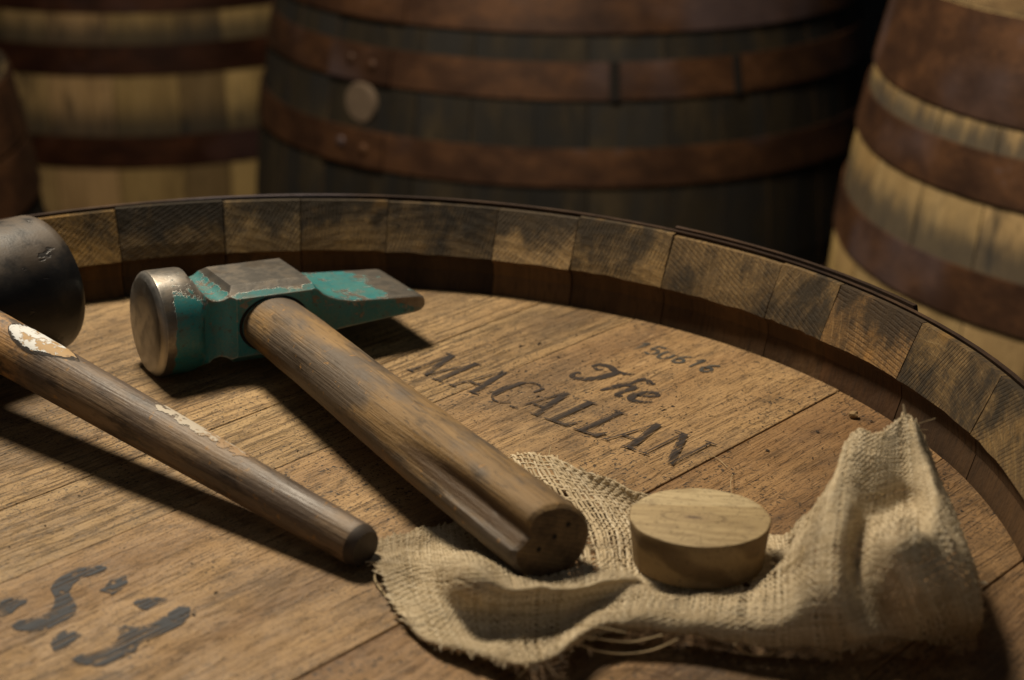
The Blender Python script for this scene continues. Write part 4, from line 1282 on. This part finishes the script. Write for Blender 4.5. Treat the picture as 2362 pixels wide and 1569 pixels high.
def sample(A, fu, fv):
    fu = np.clip(fu, 0, nu - 1e-6); fv = np.clip(fv, 0, nv - 1e-6)
    i = fu.astype(int); j = fv.astype(int)
    a = (fu - i)[:, None]; c = (fv - j)[:, None]
    return A[i, j] * (1 - a) * (1 - c) + A[i + 1, j] * a * (1 - c) + A[i, j + 1] * (1 - a) * c + A[i + 1, j + 1] * a * c
nr = np.random.RandomState(4)
yarn_v, yarn_f, yarn_t = [], [], []
RS = 6
def smooth_noise(n, k, amp):
    x = nr.normal(0, 1, max(3, int(n / k) + 3))
    return np.interp(np.linspace(0, len(x) - 1, n), np.arange(len(x)), x) * amp
vcount = 0
def add_yarn(pos, nrm, w, hgt, tone):
    global vcount
    n = len(pos)
    t = np.gradient(pos, axis=0); t /= np.linalg.norm(t, axis=1, keepdims=True) + 1e-12
    s = np.cross(t, nrm); s /= np.linalg.norm(s, axis=1, keepdims=True) + 1e-12
    m = np.cross(s, t)
    ww = w * (1 + smooth_noise(n, 9, 0.16)); ww[0] *= 0.4; ww[-1] *= 0.4
    a = np.arange(RS) * 2 * PI / RS
    ring = pos[:, None] + s[:, None] * (ww[:, None] * np.cos(a))[:, :, None] + m[:, None] * (hgt * np.sin(a))[None, :, None]
    ring[:, :, 2] = np.maximum(ring[:, :, 2], 0.0003)
    yarn_v.append(ring.reshape(-1, 3))
    base = vcount + np.arange(n - 1)[:, None] * RS
    k = np.arange(RS)[None]; k2 = (k + 1) % RS
    yarn_f.append(np.stack([base + k, base + k2, base + RS + k2, base + RS + k], axis=2).reshape(-1, 4))
    yarn_t.append(np.full(n * RS, tone) + np.repeat(smooth_noise(n, 14, 0.08), RS))
    vcount += n * RS
AMP = 0.00026
def fray(pos, nrm, lo, hi):
    """let the cut ends of a yarn run on past the hem and curl"""
    def ext(p, q, nn):
        d = p - q; d /= np.linalg.norm(d) + 1e-12
        L = nr.uniform(lo, hi) * (2.2 if nr.rand() < 0.10 else 1)
        bend = nr.normal(0, 0.38, 3)
        out = [p + (d + bend * t) * L * t + np.array([0, 0, -0.25 * L * t * t]) for t in (0.33, 0.66, 1.0)]
        return np.array(out)
    a = ext(pos[0], pos[2], nrm[0])[::-1]; c = ext(pos[-1], pos[-3], nrm[-1])
    return np.concatenate([a, pos, c]), np.concatenate([np.repeat(nrm[:1], 3, 0), nrm, np.repeat(nrm[-1:], 3, 0)])
for i in range(int(cu[-1]) + 1):                                    # yarns running front to back
    fu0 = np.interp(i + 0.3, cu, np.arange(nu + 1))
    frac = fu0 / nu
    if nr.rand() < (0.13 if 0.50 < frac < 0.70 else 0.025): continue
    n = int(cv[-1] * 3)
    fv = np.linspace(0, nv, n)
    kv = np.interp(fv, np.arange(nv + 1), cv)
    lat = smooth_noise(n, 22, 0.20) * (nu / cu[-1])
    pos = sample(GA, fu0 + lat, fv); nn = sample(NA_, fu0 + lat, fv)
    pos = pos + nn * (AMP * np.cos(PI * (kv + i)))[:, None] + np.array([0, 0, 0.0006])
    pos, nn = fray(pos, nn, 0.0005, 0.0022) if frac < 0.4 or frac > 0.75 else fray(pos, nn, 0.0003, 0.0010)
    add_yarn(pos, nn, nr.uniform(0.00044, 0.00064), 0.00027, nr.normal(0.55, 0.20))
for k in range(int(cv[-1]) + 1):                                    # yarns running side to side
    fv0 = np.interp(k + 0.3, cv, np.arange(nv + 1))
    if nr.rand() < 0.02: continue
    n = int(cu[-1] * 3)
    fu = np.linspace(0, nu, n)
    iu = np.interp(fu, np.arange(nu + 1), cu)
    lat = smooth_noise(n, 22, 0.20) * (nv / cv[-1])
    if k == 0: lat = lat + 0.3
    pos = sample(GA, fu, fv0 + lat); nn = sample(NA_, fu, fv0 + lat)
    pos = pos - nn * (AMP * np.cos(PI * (iu + k)))[:, None] + np.array([0, 0, 0.0006])
    pos, nn = fray(pos, nn, 0.0006, 0.0026)
    add_yarn(pos, nn, nr.uniform(0.00044, 0.00064), 0.00027, nr.normal(0.55, 0.20))
VV = np.concatenate(yarn_v); FF = np.concatenate(yarn_f); TT = np.clip(np.concatenate(yarn_t), 0, 1)
me = bpy.data.meshes.new('burlap_cloth')
me.vertices.add(len(VV)); me.vertices.foreach_set('co', VV.astype(np.float32).ravel())
me.loops.add(FF.size); me.loops.foreach_set('vertex_index', FF.astype(np.int32).ravel())
me.polygons.add(len(FF)); me.polygons.foreach_set('loop_start', np.arange(0, FF.size, 4, dtype=np.int32))
me.polygons.foreach_set('use_smooth', np.ones(len(FF), dtype=bool))
at = me.attributes.new('tone', 'FLOAT', 'POINT'); at.data.foreach_set('value', TT.astype(np.float32))
me.update(calc_edges=True); me.validate()
me.materials.append(M['burlap'])
bl = bpy.data.objects.new('burlap_cloth', me); COL.objects.link(bl)
tag(bl, 'frayed tan burlap rag crumpled under the bung and hammer butt', 'cloth')

def tube(pts, r, n=5):
    P = [Vector(p) for p in pts]
    rings = []
    for i, p in enumerate(P):
        d = (P[min(i + 1, len(P) - 1)] - P[max(i - 1, 0)]).normalized()
        s = d.cross(Vector((0.3, 0.2, 0.93))).normalized()
        t = d.cross(s)
        q = r * (1 - 0.5 * (i == len(P) - 1))
        rings.append([p + s * q * math.cos(2 * PI * k / n) + t * q * math.sin(2 * PI * k / n) for k in range(n)])
    return loft(rings)
# fringe of cut thread ends round the hem
V, F = [], []
rs = random.Random(5)
def add_tube(pts, r):
    v, f = tube(pts, r, 4)
    k = len(V)
    V.extend(v); F.extend(tuple(i + k for i in ff) for ff in f)
def fringe(p, out_d, L, r):
    out_d = out_d.normalized()
    jit = Vector((rs.uniform(-1, 1), rs.uniform(-1, 1), rs.uniform(-0.6, 0.8))) * 0.45
    pts = []
    for k in range(4):
        t = k / 3
        q = p + (out_d + jit * t) * L * t + Vector((0, 0, -0.25 * L * t * t))
        q.z = max(q.z, 0.0008)
        pts.append(q)
    add_tube(pts, r)
# loose fibres standing off the cloth
for k in range(1500):
    i, j = rs.randrange(2, nu - 2), rs.randrange(2, nv - 2)
    nrm = (grid[i + 1][j] - grid[i - 1][j]).cross(grid[i][j + 1] - grid[i][j - 1]).normalized()
    p = grid[i][j]
    L = rs.uniform(0.0010, 0.0034)
    d = Vector((rs.uniform(-1, 1), rs.uniform(-1, 1), rs.uniform(-0.2, 0.5)))
    add_tube([p, p + nrm * L * 0.25 + d * L * 0.4, p + nrm * L * 0.3 + d * L], rs.uniform(0.00005, 0.00010))
fr = mesh_obj('loose_fibres', V, F, M['thread'], bl)
tag(fr, kind='stuff')
def strand(pts, r):
    C = curve_pts(pts, 8)
    v, f = tube(C, r, 5)
    return mesh_obj('loose_thread', v, f, M['thread'], bl, smooth=60)
for pts, r in LOOSE:
    strand(pts, r)

# ------------------------------------------------------------------ bung
bu = empty('wooden_bung', BUNG, (R(-2.0), R(1.0), R(20)))
tag(bu, 'round tapered wooden bung standing on the burlap', 'bung')
rt, rb_, hb = 0.0245, 0.0225, 0.0172
rings = []
for r, z in ((rb_ - 0.0012, 0.0), (rb_, 0.0008), (rb_ + (rt - rb_) * 0.5, hb * 0.5), (rt - 0.0001, hb - 0.0008), (rt - 0.0004, hb - 0.0002), (rt - 0.0009, hb)):
    rings.append([((r + 0.0005 * mnoise.noise(Vector((math.cos(2 * PI * k / 72) * 4, math.sin(2 * PI * k / 72) * 4, z * 60)))) * math.cos(2 * PI * k / 72), (r + 0.0005 * mnoise.noise(Vector((math.cos(2 * PI * k / 72) * 4, math.sin(2 * PI * k / 72) * 4, z * 60)))) * math.sin(2 * PI * k / 72), z) for k in range(72)])
V, F = loft(rings)
I = [0] * len(F); I[-1] = 1
for q in range(len(F) - 2 - 72, len(F) - 2): I[q] = 1
b_ = mesh_obj('plug', V, F, None, bu, smooth=35, mats=[M['bung_side'], M['bung_top']], midx=I)
fix_normals(b_)

# ------------------------------------------------------------------ crumbs and lint on the boards
V, F = [], []
rs = random.Random(12)
for k in range(1100):
    m = rs.random()
    if m < 0.55: x, y = rs.gauss(0.135, 0.05), rs.gauss(0.15, 0.035)
    elif m < 0.8: x, y = rs.gauss(0.225, 0.03), rs.gauss(0.06, 0.04)
    else: x, y = rs.uniform(-0.15, 0.25), rs.uniform(-0.1, 0.22)
    if math.hypot(x, y) > 0.27: continue
    s = rs.uniform(0.00010, 0.00030) * (2.0 if rs.random() < 0.06 else 1)
    a = rs.uniform(0, PI)
    c, sn = math.cos(a), math.sin(a)
    b0 = len(V)
    L = rs.uniform(1.0, 2.6)
    for dx, dy, dz in ((-L, -1, 0), (L, -0.7, 0), (L * 0.7, 1, 0), (-L * 0.8, 0.8, 0), (0.2, 0, 0.9)):
        V.append((x + (dx * c - dy * sn) * s, y + (dx * sn + dy * c) * s, 0.0003 + dz * s))
    F += [(b0, b0 + 1, b0 + 4), (b0 + 1, b0 + 2, b0 + 4), (b0 + 2, b0 + 3, b0 + 4), (b0 + 3, b0, b0 + 4), (b0 + 3, b0 + 2, b0 + 1, b0)]
cr_o = mesh_obj('wood_crumbs', V, F, M['crumb'])
tag(cr_o, 'dark wood crumbs scattered over the boards of the head', 'crumbs', kind='stuff')
# one larger crumb of bark by the rim
bm = bmesh.new()
bmesh.ops.create_icosphere(bm, subdivisions=2, radius=0.0021)
for v in bm.verts:
    v.co *= 1 + 0.55 * mnoise.noise(v.co * 900)
    v.co.z *= 0.7
me = bpy.data.meshes.new('bark_crumb'); bm.to_mesh(me); bm.free()
me.materials.append(M['splinter'])
bc = bpy.data.objects.new('bark_crumb', me); COL.objects.link(bc); bc.location = (0.2377, 0.112, 0.0014)
tag(bc, 'knobbly crumb of bark on the boards near the right rim', 'crumb')
